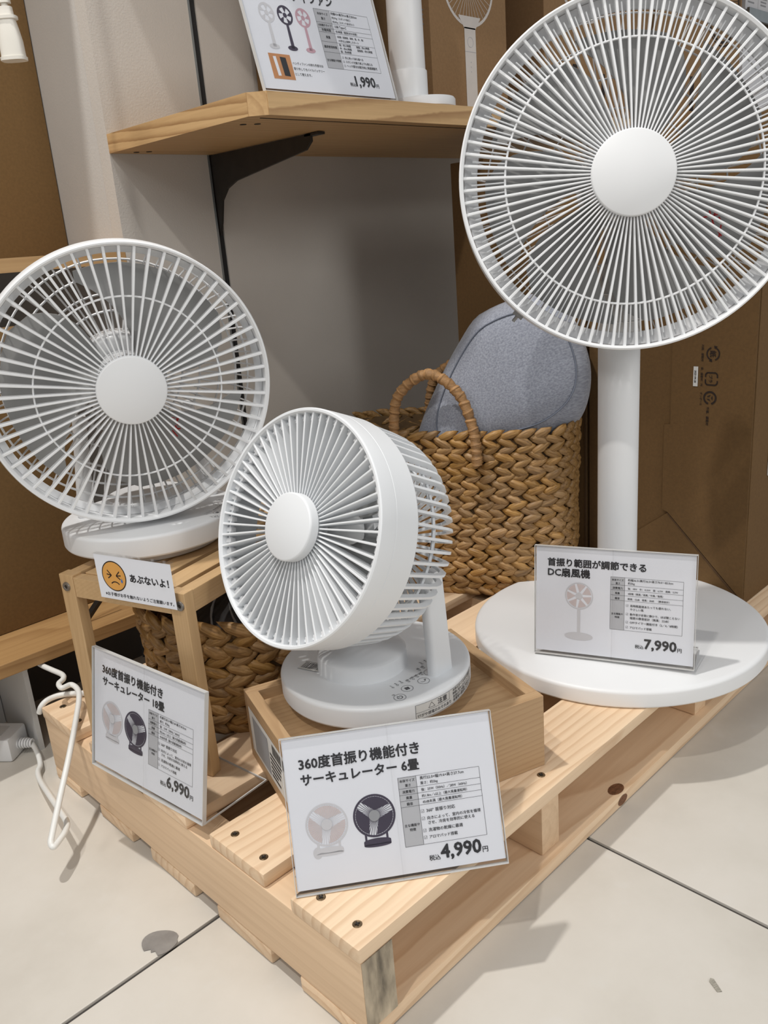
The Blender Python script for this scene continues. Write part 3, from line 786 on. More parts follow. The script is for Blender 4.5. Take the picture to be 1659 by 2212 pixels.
# ------------------------------------------------------------------ wooden tray
t1 = Vector((.944, -.330, 0)); t2 = Vector((.330, .944, 0))
tr = thing('wooden_tray', 'shallow light wood box tray holding the small circulator', 'tray', M=frame(t1, t2, (0, 0, 1), (.369, .5145, ZT)))
TW, TD, TH, TT = .2535, .182, .080, .0125
MB().cbox(0, TW, 0, TT, 0.0004, TH, .0006).build('front_side', 'tray_wood', tr)
MB().cbox(0, TW, TD - TT, TD, 0.0004, TH, .0006).build('back_side', 'tray_wood', tr)
MB().cbox(-(TD / 2 - TT), TD / 2 - TT, 0, TT, 0.0004, TH, .0006).build('end_side', 'tray_wood', tr, None, frame((0, 1, 0), (-1, 0, 0), (0, 0, 1), (TT, TD / 2, 0)))
MB().cbox(-(TD / 2 - TT), TD / 2 - TT, 0, TT, 0.0004, TH, .0006).build('end_side', 'tray_wood', tr, None, frame((0, 1, 0), (-1, 0, 0), (0, 0, 1), (TW, TD / 2, 0)))
MB().box(TT, TW - TT, TT, TD - TT, .061, .0678).build('floor_panel', 'tray_wood', tr)
ML = frame((0, -1, 0), (0, 0, 1), (-1, 0, 0), (-.0003, .170, .014))
MB().rect(0, 0, .118, .052).build('product_label', 'paper_label', tr, None, ML)
lb = MB(); lb.rect(.012, .004, .062, .046)
x = .012
lb2 = MB()
for k in range(6): lb2.rect(.066, .006 + k * .005, .104 - random.uniform(0, .02), .0085 + k * .005)
x = .076
while x < .110:
    w_ = random.choice((.0007, .0012)); lb2.rect(x, .036, x + w_, .048); x += w_ + .001
lb.build('label_photo', 'ink_grey', tr, None, ML @ T((0, 0, .0002))); lb2.build('label_print', 'ink', tr, None, ML @ T((0, 0, .0002)))

# ------------------------------------------------------------------ woven baskets
def leaf_mesh(Lh, Wd, Th, seed):
    rnd = random.Random(seed)
    m = MB(); n = 6
    st_ = [(-.5, 0, 0), (-.22, .80, .85), (0.08, 1, 1), (.32, .60, .8), (.5, 0, 0)]
    vs_ = []; fs = []; rows = []
    for k, (t, a, h) in enumerate(st_):
        cy_ = rnd.uniform(-.04, .04) * Wd; bend = .10 * Th * (1 - 4 * t * t) * 4
        if a == 0: rows.append([len(vs_)] * n); vs_.append((t * Lh, cy_, bend - .2 * Th))
        else:
            row = []
            for j in range(n):
                q = 2 * PI * j / n + .5
                row.append(len(vs_)); vs_.append((t * Lh, cy_ + a * Wd / 2 * math.cos(q) * rnd.uniform(.93, 1.07), bend + h * Th / 2 * math.sin(q)))
            rows.append(row)
    for i in range(len(rows) - 1):
        for j in range(n):
            q = []
            for x in (rows[i][j], rows[i + 1][j], rows[i + 1][(j + 1) % n], rows[i][(j + 1) % n]):
                if x not in q: q.append(x)
            fs.append(tuple(q[::-1]))
    return m.add(vs_, fs)
def superell(a, b, th, p):
    c, s = math.cos(th), math.sin(th)
    return Vector((a * abs(c) ** (2 / p) * (1 if c >= 0 else -1), b * abs(s) ** (2 / p) * (1 if s >= 0 else -1), 0))
def basket(root, a, b, p, h, pitch, Lh, Wd, Th, step, flare=0.0, seed=1, limit=300):
    rnd = random.Random(seed)
    Mw = root.matrix_world.copy() if root.matrix_world != Matrix.Identity(4) else root.matrix_basis.copy()
    camp = Vector((0, 0, CAMZ))
    # arc-length table of the footprint
    NS = 720; pts = [superell(a, b, 2 * PI * i / NS, p) for i in range(NS + 1)]
    ln = [0]
    for i in range(NS): ln.append(ln[-1] + (pts[i + 1] - pts[i]).length)
    def at(s_):
        s_ %= ln[-1]
        lo, hi = 0, NS
        while hi - lo > 1:
            md = (lo + hi) // 2
            if ln[md] <= s_: lo = md
            else: hi = md
        t = (s_ - ln[lo]) / max(1e-9, ln[hi] - ln[lo])
        pt = pts[lo].lerp(pts[hi], t); tg = (pts[hi] - pts[lo]).normalized()
        return pt, tg
    variants = [leaf_mesh(Lh, Wd, Th, seed * 10 + k).mesh('strand', 'straw', 80) for k in range(6)]
    rows = int(h / pitch); n = int(ln[-1] / step); items = []
    for r_ in range(rows):
        z = pitch * (r_ + .5)
        for k in range(n):
            s_ = (k + (.25 if r_ % 2 else 0) + (r_ // 2) * .13) * ln[-1] / n + rnd.uniform(-.1, .1) * step
            pt, tg = at(s_)
            nrm = Vector((tg.y, -tg.x, 0))
            zz = z / (rows * pitch)
            k_ = 1 + flare * (zz - 1) * 1.0 - .05 * max(0, .12 - zz) / .12
            pos = Vector((pt.x * k_, pt.y * k_, z + rnd.uniform(-.06, .06) * pitch)) + nrm * rnd.uniform(-.0012, .0012)
            sl = (1 if r_ % 2 else -1) * R(rnd.uniform(17, 29))
            M = frame(tg, Vector((0, 0, 1)), nrm, pos) @ RZ(sl) @ Matrix.Diagonal((rnd.uniform(.92, 1.1), rnd.uniform(.9, 1.12), rnd.uniform(.9, 1.15), 1))
            wp = Mw @ pos; wn = (Mw.to_3x3() @ nrm).normalized(); d = camp - wp
            vis = d.normalized().dot(wn)
            items.append((-(vis + .15 * zz if vis > 0 else vis - 1), M, rnd.randrange(6)))
    items.sort(key=lambda q: q[0])
    for key, M, vi in items[:limit]: link('strand', variants[vi], root, M)
    rest = MB()
    base = [leaf_mesh(Lh, Wd, Th, seed * 10 + k) for k in range(6)]
    for key, M, vi in items[limit:]: rest.add(base[vi].v, base[vi].f, M)
    if rest.v:
        o = rest.build('hidden_strands', 'straw', root, 80); o['kind'] = 'stuff'
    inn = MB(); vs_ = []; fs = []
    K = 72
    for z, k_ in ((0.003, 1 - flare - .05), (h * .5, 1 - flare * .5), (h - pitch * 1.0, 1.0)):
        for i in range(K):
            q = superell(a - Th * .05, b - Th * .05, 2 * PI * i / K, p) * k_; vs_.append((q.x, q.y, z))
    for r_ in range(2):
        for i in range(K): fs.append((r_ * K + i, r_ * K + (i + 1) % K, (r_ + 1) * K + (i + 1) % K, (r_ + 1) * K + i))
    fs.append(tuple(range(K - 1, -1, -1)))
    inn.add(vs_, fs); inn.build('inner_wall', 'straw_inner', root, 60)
    return at, ln[-1]
def handle(root, pts, r=.0072):
    pth = smooth_path(pts, 14)
    rs = [r * (1 + .10 * math.sin(i * 2.1) + .05 * math.sin(i * 5.3)) for i in range(len(pth))]
    MB().tube(pth, rs, 12).build('handle', 'straw_wrap', root, 70)
    # the wrapped strands stand proud as separate rings
    for i in range(3, len(pth) - 3, 3):
        t = (Vector(pth[i + 1]) - Vector(pth[i - 1])).normalized()
        M = axis_frame(t + Vector((.12, .08, .1)) * (1 if i % 2 else -1), pth[i])
        link('wrap', wrap_me, root, M @ Matrix.Diagonal((1, 1, random.uniform(.8, 1.3), 1)))
wrap_me = MB().torus(.0064, .0021, 14, 5, 0, sz=1.5).mesh('wrap', 'straw_wrap', 70)

ax1 = Vector((.42, -.907, 0)); ax1p = Vector((.907, .42, 0))
b1 = thing('woven_basket', 'tall braided straw basket with two wrapped handles holding the cushion', 'basket', M=frame(ax1, ax1p, (0, 0, 1), (.956, .838, ZT + .001)))
b1.matrix_world = frame(ax1, ax1p, (0, 0, 1), (.956, .838, ZT + .001))
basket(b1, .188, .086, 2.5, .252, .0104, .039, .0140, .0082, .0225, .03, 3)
zr = .245
handle(b1, [(-.062, -.089, zr - .030), (-.061, -.089, zr + .01), (-.050, -.089, zr + .060), (-.004, -.090, zr + .090), (.040, -.092, zr + .062), (.060, -.094, zr + .008), (.064, -.096, zr - .040)])
handle(b1, [(-.062, .088, zr - .035), (-.061, .086, zr + .01), (-.046, .084, zr + .058), (-.0, .082, zr + .082), (.046, .084, zr + .055), (.060, .086, zr + .008), (.062, .088, zr - .045)])

b2 = thing('woven_basket', 'low round braided straw basket under the bamboo stool', 'basket', (.532, .816, ZT + .001))
b2.matrix_world = T((.532, .816, ZT + .001))
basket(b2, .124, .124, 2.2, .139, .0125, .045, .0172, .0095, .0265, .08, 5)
# dark fabric bundle in clear film inside the low basket
bd = MB(); vs_ = []; fs = []
for i in range(13):
    for j in range(28):
        th = i / 12 * PI; ph = j / 28 * 2 * PI
        rr = 1 + .05 * math.sin(5 * ph + 3 * th) + .04 * math.sin(9 * ph - 2 * th)
        vs_.append((.094 * rr * math.sin(th) * math.cos(ph), .094 * rr * math.sin(th) * math.sin(ph), .062 * rr * math.cos(th)))
for i in range(12):
    for j in range(28):
        a_, b_ = i * 28 + j, i * 28 + (j + 1) % 28
        fs.append((a_, a_ + 28, b_ + 28, b_))
bd.add(vs_, fs)
bo = bd.build('fabric_bundle', 'dark_fabric', None, 80); bo.location = (.532, .816, ZT + .078)
tag(bo, 'dark striped fabric bundle in the low basket under the stool', 'fabric')
film = MB()
for k in range(5):
    ph = R(190 + k * 22); pth = []
    for q in range(9):
        t = q / 8; th = R(28 + 52 * t)
        pth.append((.0965 * math.sin(th) * math.cos(ph + .5 * t), .0965 * math.sin(th) * math.sin(ph + .5 * t), .064 * math.cos(th)))
    film.tube(pth, [.0005, .002, .0035, .003, .0035, .0025, .003, .002, .0005], 5, flat=.4)
film.build('film_crease', 'clear_film', bo, 80)

# heather cushion in the tall basket
cu_u = Vector((.64, -.64, .27)).normalized()
cu_w = Vector((-.62, -.62, .25)); cu_w = (cu_w - cu_u * cu_w.dot(cu_u)).normalized()
cu_v = cu_w.cross(cu_u).normalized()
if cu_v.z < 0: cu_v = -cu_v
CC = Vector((.9905, .7645, .414))
def cush(th, ph):
    """th 0..pi from +u tip, ph round u"""
    e = .82
    def sp(x, q): return math.copysign(abs(x) ** q, x)
    x = sp(math.cos(th), e); r = sp(math.sin(th), e)
    y = r * sp(math.cos(ph), e); z = r * sp(math.sin(ph), e)
    k = 1.0 + .20 * x - .06 * x * x
    y *= k; z *= k
    if x < 0: z *= 1 + .25 * x
    y += .14 * x * x - .05 - (.55 * x * x if x < 0 else 0)
    if x < 0: x *= 1 - .42 * max(-1, min(1, y))
    bump = 1 + .012 * math.sin(6 * ph + 2 * th) + .01 * math.sin(9 * th)
    return CC + cu_u * (.128 * x) + cu_v * (.104 * y * bump) + cu_w * (.072 * z * bump)
cm = MB(); vs_ = []; fs = []
NT, NP = 36, 56
for i in range(NT + 1):
    for j in range(NP): vs_.append(cush(PI * i / NT, 2 * PI * j / NP))
for i in range(NT):
    for j in range(NP):
        a_, b_ = i * NP + j, i * NP + (j + 1) % NP
        fs.append((a_, b_, b_ + NP, a_ + NP))
cm.add(vs_, fs)
cmo = cm.build('cushion', 'heather_jersey', None, 180)
tag(cmo, 'plump blue-grey heather cushion stuffed in the tall straw basket', 'cushion')
pth = []
for i in range(73):
    t = 2 * PI * i / 72
    # closed seam running round the face that looks out of the basket
    x = .80 * math.cos(t); y = .74 * math.sin(t) + .02
    th = math.acos(max(-1, min(1, x * .93)));
    ph = math.acos(max(-1, min(1, y / max(.25, math.sin(th)) * .93)))
    q = cush(th, ph)
    pth.append(q + cu_w * .0012)
MB().tube(pth, .0011, 6).build('seam', 'seam_thread', cmo, 80)

# ------------------------------------------------------------------ cartons
def carton(name, label, x0, x1, y0, y1, z0, z1, mat, group=None):
    t = thing(name, label, 'box', (x0, y0, z0), 0, group)
    MB().cbox(0, x1 - x0, 0, y1 - y0, 0.0004, z1 - z0, .0015).build('body', mat, t, 40)
    return t
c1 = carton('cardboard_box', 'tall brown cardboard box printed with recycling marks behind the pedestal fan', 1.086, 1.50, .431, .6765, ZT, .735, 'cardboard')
# faces looking at the camera: print lies on the -X side; local frame u = -Y, v = Z, out = -X
MC = frame((0, -1, 0), (0, 0, 1), (-1, 0, 0), (-.0004, 0, 0))
def cy(y): return -(y - .431)
pr = MB(); zc = lambda z: z - ZT
# paper mark, plastic mark, corrugated mark (turned a quarter turn: the top of the print points to the right)
def mark(y, z): return T((cy(y), zc(z), .0026)) @ RZ(R(-90))
def addm(m, M, k=.77): pr.add(m.v, m.f, M @ Matrix.Scale(k, 4))
m = MB(); m.ring(0, 0, .0095, .012, 0, 24, R(20), R(160)); m.ring(0, 0, .0095, .012, 0, 24, R(200), R(340)); m.poly([(-.014, .001), (-.0085, .002), (-.0125, .0075)]); m.poly([(.014, -.001), (.0085, -.002), (.0125, -.0075)]); m.text('紙', 0, -.0048, .011, None, .02, 0, 'C'); addm(m, mark(.4885, .4475))
m = MB(); s_ = .0105
strokes(m, [(-s_, -s_ + .003, -s_, s_ - .003), (-s_ + .003, s_, -.002, s_), (.003, s_, s_ - .003, s_), (s_, s_ - .003, s_, -s_ + .003), (s_ - .003, -s_, .001, -s_), (-.003, -s_, -s_ + .003, -s_), (-s_, s_ - .003, -s_ + .003, s_), (s_, s_ - .003, s_ - .003, s_), (s_, -s_ + .003, s_ - .003, -s_), (-s_, -s_ + .003, -s_ + .003, -s_)], .0024)
m.text('プラ', 0, -.004, .0125, None, .02, 0, 'C'); addm(m, mark(.4895, .4145))
m = MB(); m.ring(0, 0, .0088, .012, 0, 30, R(15), R(345))
for q in range(3): m.poly([(.006 * math.cos(R(90 + 120 * q) + d_) * s2, .006 * math.sin(R(90 + 120 * q) + d_) * s2) for d_, s2 in ((-.75, 1.05), (.75, 1.05), (.45, .45), (-.45, .45))])
addm(m, mark(.4905, .389))
m = MB(); m.text('内箱、緩衝材', 0, 0, .036, None, .012); addm(m, mark(.5042, .459), .60)
m = MB(); m.text('袋、緩衝材：PE', 0, 0, .041, None, .012); addm(m, mark(.5042, .4295), .62)
m = MB(); m.text('ダンボール', 0, 0, .026, None, .012); addm(m, mark(.5042, .3960), .70)
m = MB(); m.text('外箱、緩衝材', 0, 0, .039, None, .015); addm(m, mark(.4945, .3765), .64)
pr.build('printed_marks', 'ink_box', c1, None, MC)
MB().rect(-.013, -.0032, .0135, .0032).build('date_sticker', 'paper_label', c1, None, MC @ mark(.5112, .4170) @ T((0, 0, .0002)))
MB().text('2025-04-28', -.008, -.0016, .0165, None, .02).build('date_print', 'ink', c1, None, MC @ mark(.5112, .4170) @ T((0, 0, .0005)))
# flaps of the folded bottom: proud sheets that meet along the seams
fl_ = MB()
A_ = [(.4325, ZT + .006), (.5465, .2195), (.5545, .222), (.5545, .3465), (.5455, .3475), (.5465, .73), (.4325, .73)]
fl_.prism([(cy(y), zc(z)) for y, z in A_], 0.0002, .0022, MC)
fl_.build('side_flap', 'cardboard', c1)
MB().prism([(cy(y), zc(z)) for y, z in [(.4335, ZT + .003), (.675, ZT + .003), (.675, .118), (.5462, .2178)]], .0001, .0012, MC).build('bottom_flap', 'cardboard', c1)
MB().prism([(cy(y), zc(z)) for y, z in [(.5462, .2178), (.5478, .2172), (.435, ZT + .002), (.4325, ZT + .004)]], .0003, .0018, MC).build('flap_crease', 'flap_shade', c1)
# packaging handle slot on the light side
MB().prism([(.052, .175), (.060, .170), (.060, .33), (.052, .33)], 0, .0012, frame((1, 0, 0), (0, 0, 1), (0, -1, 0), (0, -.0006, 0))).build('pale_strip', 'ink_white', c1)
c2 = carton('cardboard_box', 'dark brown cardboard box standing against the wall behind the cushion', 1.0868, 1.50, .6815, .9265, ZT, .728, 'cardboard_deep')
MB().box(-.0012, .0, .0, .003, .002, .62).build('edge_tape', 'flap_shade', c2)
c3 = carton('cardboard_box', 'brown cardboard box on the left shelf beside the hanging plug', .25, .6545, 1.38, 1.70, .6372, 1.25, 'cardboard_mid')
c4 = carton('cardboard_box', 'brown cardboard box on the low deck behind the larger circulator', .10, .495, 1.121, 1.199, .1527, .548, 'cardboard_mid')

# retail cartons on the upper shelf, printed with fans
ZTS = ZS + .0256
def printed(label, x0, x1, y0, y1, h, dark, cx, cz, r):
    t = carton('product_carton', label, x0, x1, y0, y1, ZTS, ZTS + h, 'cardboard_light', 'fan cartons on the upper shelf')
    MF = frame((1, 0, 0), (0, 0, 1), (0, -1, 0), (0, -.0003, 0))
    ink = 'ink_box' if dark else 'ink_white'
    p = MB()
    p.ring(cx, cz, r * .93, r, 0, 48)
    for k in range(40):
        a = 2 * PI * k / 40
        p.line(cx + r * .2 * math.cos(a), cz + r * .2 * math.sin(a), cx + r * .94 * math.cos(a), cz + r * .94 * math.sin(a), .0007 if not dark else .0012)
    p.ring(cx, cz, 0, r * .2, 0, 24)
    if dark: p.ring(cx, cz, r * 1.04, r * 1.08, 0, 48)
    p.build('fan_print', ink, t, None, MF)
    return t, MF
ca, MF = printed('kraft carton printed with a white handheld fan, nearest the small desk fan', 1.097, 1.290, .9625, 1.15, .33, False, .096, .204, .064)
q = MB(); q.poly([(.082, .140), (.110, .140), (.110, .001), (.082, .001)]); q.poly([(.068, .156), (.124, .156), (.110, .138), (.082, .138)])
q.build('handle_print', 'ink_white', ca, None, MF @ T((0, 0, .0002)))
q = MB(); q.ring(.096, .119, .007, .0076, 0, 20); q.line(.082, .105, .110, .105, .0006)
for k in range(3): q.disc(.096, .090 - k * .007, .0009, 0, 8)
q.build('button_print', 'ink_header', ca, None, MF @ T((0, 0, .0005)))
carton('product_carton', 'dark brown carton added to fill the dark area behind the handheld fan', .93, 1.0935, .985, 1.19, ZTS, ZTS + .30, 'cardboard_deep')  # added carton, its dark brown put there to darken the area behind the fan
cb, MF = printed('kraft carton printed with a pale fan, half hidden by the pedestal fan', 1.400, 1.780, .9625, 1.18, .375, False, .134, .274, .094)
q = MB(); q.rect(.03, .02, .04, .09); q.rect(.09, .05, .105, .11); q.rect(.19, .03, .202, .1); q.build('lettering', 'ink_box', cb, None, MF)
cc, MF = printed('kraft carton printed with a black fan at the far end of the shelf', 1.796, 2.206, .9625, 1.18, .375, True, .31, .280, .083)
q = MB(); q.rect(.06, .06, .075, .13); q.rect(.16, .05, .18, .12); q.rect(.24, .04, .252, .1); q.build('lettering', 'ink_box', cc, None, MF)

# far shelf bay at the right edge of the frame
fb = thing('wall_shelf', 'grey metal shelf with a price rail beyond the end of the oak shelf', 'shelf', (2.232, .9613, 1.0288))
MB().box(0, .5, 0, .2, .031, .045).build('board', 'grey_shelf', fb)
MB().box(0, .5, -.006, 0, .028, .052).build('price_rail', 'strip_metal', fb)
MB().box(0, .5, .01, .2, .013, .031).build('wood_band', 'dark_wood_band', fb)
for k in range(3):
    t = thing('white_carton', ['small white carton with printed text, leftmost on the far grey shelf', 'small white carton with printed text, second on the far grey shelf', 'small white carton with printed text, third on the far grey shelf'][k], 'box', (2.233 + k * .073, .966, 1.0742), 0, 'white cartons on the far shelf')
    MB().cbox(0, .071, 0, .12, .0003, .15, .001).build('body', 'carton_white', t)
    q = MB()
    for r_ in range(7): q.rect(.012, .02 + r_ * .007, .012 + random.uniform(.015, .04), .0235 + r_ * .007)
    q.build('printed_text', 'ink_grey', t, None, frame((1, 0, 0), (0, 0, 1), (0, -1, 0), (0, -.0003, 0)))
wc = carton('white_carton', 'large plain white carton under the far grey shelf', 2.232, 2.7, .966, 1.15, .75, 1.041, 'carton_white')

# ------------------------------------------------------------------ acrylic price signs
def sign_root(label, bl, x, y, lw, lh, name='price_sign', group='acrylic price signs'):
    x = Vector(x).normalized(); y = Vector(y); y = (y - x * y.dot(x)).normalized(); n = x.cross(y)
    return thing(name, label, 'sign', M=frame(x, y, n, bl), group=group), x, y, n
def sign_body(t, x, y, n, lw, lh, base, seam=True, side=1):
    MB().cbox(0, lw, 0, lh, -.0042, -.0026, .0004).build('back_sheet', 'acrylic', t)
    MB().rect(.0015, .004, lw - .0015, lh - .001, -.0018).build('paper', 'paper', t)
    MB().cbox(0, lw, 0.0002, lh, -.0010, .0006, .0004).build('front_sheet', 'acrylic', t)
    ed = MB(); ed.box(-.0002, .0003, 0, lh, -.0042, .0006); ed.box(lw - .0003, lw + .0002, 0, lh, -.0042, .0006); ed.box(0, lw, lh - .0003, lh + .0002, -.0042, .0006); ed.box(0, lw, 0, .0006, -.0042, .0008)
    ed.build('edge_line', 'clear_film', t)
    if seam: MB().box(lw / 2 - .0006, lw / 2 + .0006, 0, lh, .0006, .0009).build('seam', 'acrylic', t)
    hb = Vector((-n.x, -n.y, 0)).normalized()
    # foot plate runs back horizontally from the lower edge
    d = Vector((hb.dot(x), hb.dot(y), hb.dot(n))); u = Vector((0, 0, 1)); up = Vector((u.dot(x), u.dot(y), u.dot(n)))
    M = frame((1, 0, 0), d, up, (0, 0, -.004))
    MB().cbox(0, lw, .0005, base, .0004, .0022, .0004).build('foot_plate', 'acrylic', t, None, M)
    fe = MB(); fe.box(lw - .0006, lw + .0004, .0, base, .0004, .0022); fe.box(0, lw, base - .0006, base + .0004, .0004, .0022)
    fe.build('foot_edge', 'clear_film', t, None, M)
Zp, Zi = -.00165, -.0014
def fan_pic(t, cx, cy_, r, dark, base_y, tall=False):
    ln = 'ink_violet' if dark else 'ink_pale'
    bl = MB()
    for k in range(3 if not tall else 7):
        a = R(80) + 2 * PI * k / (3 if not tall else 7); w_ = R(98) if not tall else R(42)
        pts = [(cx + r * .25 * math.cos(a), cy_ + r * .25 * math.sin(a))] + [(cx + r * .88 * math.cos(a - w_ / 2 + w_ * q / 8), cy_ + r * .88 * math.sin(a - w_ / 2 + w_ * q / 8)) for q in range(9)]
        bl.poly(pts, Zp)
    bl.build('picture_blades', 'ink_violet' if dark else 'ink_pink', t)
    m = MB(); m.ring(cx, cy_, r * (.90 if dark else .93), r, Zp + .0001, 48)
    if not tall:
        for k in range(48):
            a = 2 * PI * k / 48
            m.line(cx + r * .26 * math.cos(a), cy_ + r * .26 * math.sin(a), cx + r * .92 * math.cos(a), cy_ + r * .92 * math.sin(a), .00042 if dark else .00034, Zp + .0001)
        m.rect(cx - r * .55, base_y + .003, cx - r * .45, cy_ - r * .8, Zp + .00005); m.rect(cx + r * .45, base_y + .003, cx + r * .55, cy_ - r * .8, Zp + .00005)
        m.rect(cx - r * .62, base_y, cx + r * .66, base_y + r * .16, Zp + .00008); m.disc(cx + .02 * r, base_y + r * .18, r * .64, Zp + .0001, 30, r * .13); m.disc(cx + .02 * r, base_y, r * .64, Zp + .00008, 30, r * .1)
    else:
        m.rect(cx - r * .11, base_y, cx + r * .11, cy_ - r * .98, Zp + .00008); m.disc(cx, base_y, r * 1.02, Zp + .00006, 40, r * .30)
    m.build('picture_frame', ln, t)
    h = MB(); h.disc(cx, cy_, r * (.26 if not tall else .24), Zp + .0002, 30)
    h.build('picture_hub', 'ink_grey' if dark else 'ink_pale', t)
mm = .001
def spec_sheet(t, ty, title, tab, rows, items, price, price_xy, hdr_w=15.8, title_x=14.5, title_w=(103.0, 83.5, None)):
    ink = MB()
    for body, xx, yy, wd in title: ink.text(body, xx * mm, yy * mm, wd * mm, None, .028, Zi)
    ink.build('title_lettering', 'ink', t)
    x0, y0, x1, y1 = tab
    hd = MB().rect(x0 * mm, y0 * mm, (x0 + hdr_w) * mm, y1 * mm, Zp); hd.build('table_header', 'ink_header', t)
    ln = MB(); w_ = .00028
    for a in ((x0, y0, x1, y0), (x0, y1, x1, y1), (x0, y0, x0, y1), (x1, y0, x1, y1), (x0 + hdr_w, y0, x0 + hdr_w, y1)): ln.line(*[q * mm for q in a], w_, Zi - .0001)
    for yy in rows: ln.line(x0 * mm, yy * mm, x1 * mm, yy * mm, w_, Zi - .0001)
    for (xx, yy) in [(i[1] - 3.4, i[2] + 1.2) for i in items if i[4]]:
        s = 1.25
        for a in ((-s, -s, s, -s), (-s, s, s, s), (-s, -s, -s, s), (s, -s, s, s), (-.7, 0, -.1, -.7), (-.1, -.7, .9, .8)): ln.line((xx + a[0]) * mm, (yy + a[1]) * mm, (xx + a[2]) * mm, (yy + a[3]) * mm, .0002, Zi - .0001)
    ln.build('table_lines', 'ink_panel', t)
    tx = MB()
    for body, xx, yy, wd, chk in items: tx.text(body, xx * mm, yy * mm, wd * mm, None, .012, Zi)
    tx.build('table_text', 'ink', t)
    p = MB(); px_, py_ = price_xy
    p.text('税込', px_ * mm, py_ * mm, 9.6 * mm, None, .015, Zi)
    p.text(price, (px_ + 10.6) * mm, (py_ + .4) * mm, 35.0 * mm, None, .03, Zi)
    p.text('円', (px_ + 46.9) * mm, (py_ + .3) * mm, 4.6 * mm, None, .015, Zi)
    p.build('price_lettering', 'ink', t)

# 4,990 sign in front of the tray
t, x, y, n = sign_root('acrylic price sign reading 4,990 yen leaning in front of the wooden tray', (.325, .484, ZT + .0006), (.797, -.603, 0), (.212, .270, .939), .1833, .132)
sign_body(t, x, y, n, .1833, .132, .022)
def head_items(x, ys_): return [(b, xx, yy, wd, 0) for b, xx, yy, wd in ys_]
spec_sheet(t, 0, [('360度首振り機能付き', 14.3, 104.6, 103.5), ('サーキュレーター 6畳', 14.6, 91.2, 101.3)], (96.5, 26.5, 167.8, 85.2), (75.7, 70.3, 65.1, 60.0),
  [('本体サイズ', 97.7, 81.2, 13.2, 0), ('重さ', 102.2, 77.2, 4.8, 0), ('消費電力', 99.2, 71.8, 10.6, 0), ('風量', 101.8, 66.6, 5.3, 0), ('騒音', 101.8, 61.3, 5.3, 0), ('主な機能や', 97.8, 43.2, 13.2, 0), ('特徴', 101.9, 39.4, 5.3, 0),
   ('奥行22.0×幅19.6×高さ27.7cm', 115.5, 81.6, 38.5, 0), ('重さ：約2kg', 115.6, 77.4, 15.0, 0), ('強：25W（50Hz）／28W（60Hz）', 115.6, 71.8, 40.0, 0), ('約1.8m／s以上（最大風量運転時）', 115.6, 66.5, 39.5, 0), ('45dB未満（最大風量運転時）', 115.6, 61.3, 34.5, 0),
   ('360° 首振り対応', 118.0, 53.4, 25.0, 1), ('向きによって、室内の冷気を循環', 118.0, 47.1, 46.8, 1), ('させ、冷房を効率的に使える', 118.4, 43.0, 40.5, 0), ('洗濯物の乾燥に最適', 118.0, 36.9, 29.8, 1), ('アロマパッド搭載', 118.0, 31.0, 24.6, 1)],
  '4,990', (115.7, 12.4))
fan_pic(t, .0321, .0557, .0180, False, .0315); fan_pic(t, .0730, .0571, .0182, True, .0325)
sm = MB().disc(.022, .033, .004, Zp, 12, .005).build('smudge', 'ink_pale', t)

# 6,990 sign in front of the stool
t, x, y, n = sign_root('acrylic price sign reading 6,990 yen beside the bamboo stool legs', (.3055, .8115, ZT + .0006), (.107, -.994, 0), (.200, .0, .977), .1865, .1335)
sign_body(t, x, y, n, .1865, .1335, .080)
spec_sheet(t, 0, [('360度首振り機能付き', 16.9, 108.8, 103.5), ('サーキュレーター 18畳', 17.6, 96.0, 105.5)], (97.8, 32.4, 168.2, 90.8), (81.3, 75.9, 70.7, 65.6),
  [('本体サイズ', 99.0, 86.8, 13.2, 0), ('重さ', 103.4, 82.8, 4.8, 0), ('消費電力', 100.4, 77.4, 10.6, 0), ('風量', 103.0, 72.2, 5.3, 0), ('騒音', 103.0, 66.9, 5.3, 0), ('主な機能や', 99.0, 48.8, 13.2, 0), ('特徴', 103.1, 45.0, 5.3, 0),
   ('約奥行28.2×幅21.8×高さ34.3cm', 116.5, 87.2, 41.0, 0), ('重さ：約2kg', 116.6, 83.0, 15.0, 0), ('強：15W（50Hz／60Hz）', 116.6, 77.4, 31.0, 0), ('約2.6m／s以上（最大風量運転時）', 116.6, 72.1, 41.0, 0), ('45dB未満（最大風量運転時）', 116.6, 66.9, 34.5, 0),
   ('360° 首振り対応', 119.0, 59.0, 25.0, 1), ('向きによって、室内の冷気を循環', 119.0, 52.7, 46.8, 1), ('させ、冷房を効率的に使える', 119.4, 48.6, 40.5, 0), ('洗濯物の乾燥に最適', 119.0, 42.5, 29.8, 1), ('アロマパッド搭載', 119.0, 36.6, 24.6, 1)],
  '6,990', (117.9, 18.2))
fan_pic(t, .0342, .0613, .0190, False, .0375); fan_pic(t, .0755, .0622, .0190, True, .0380)

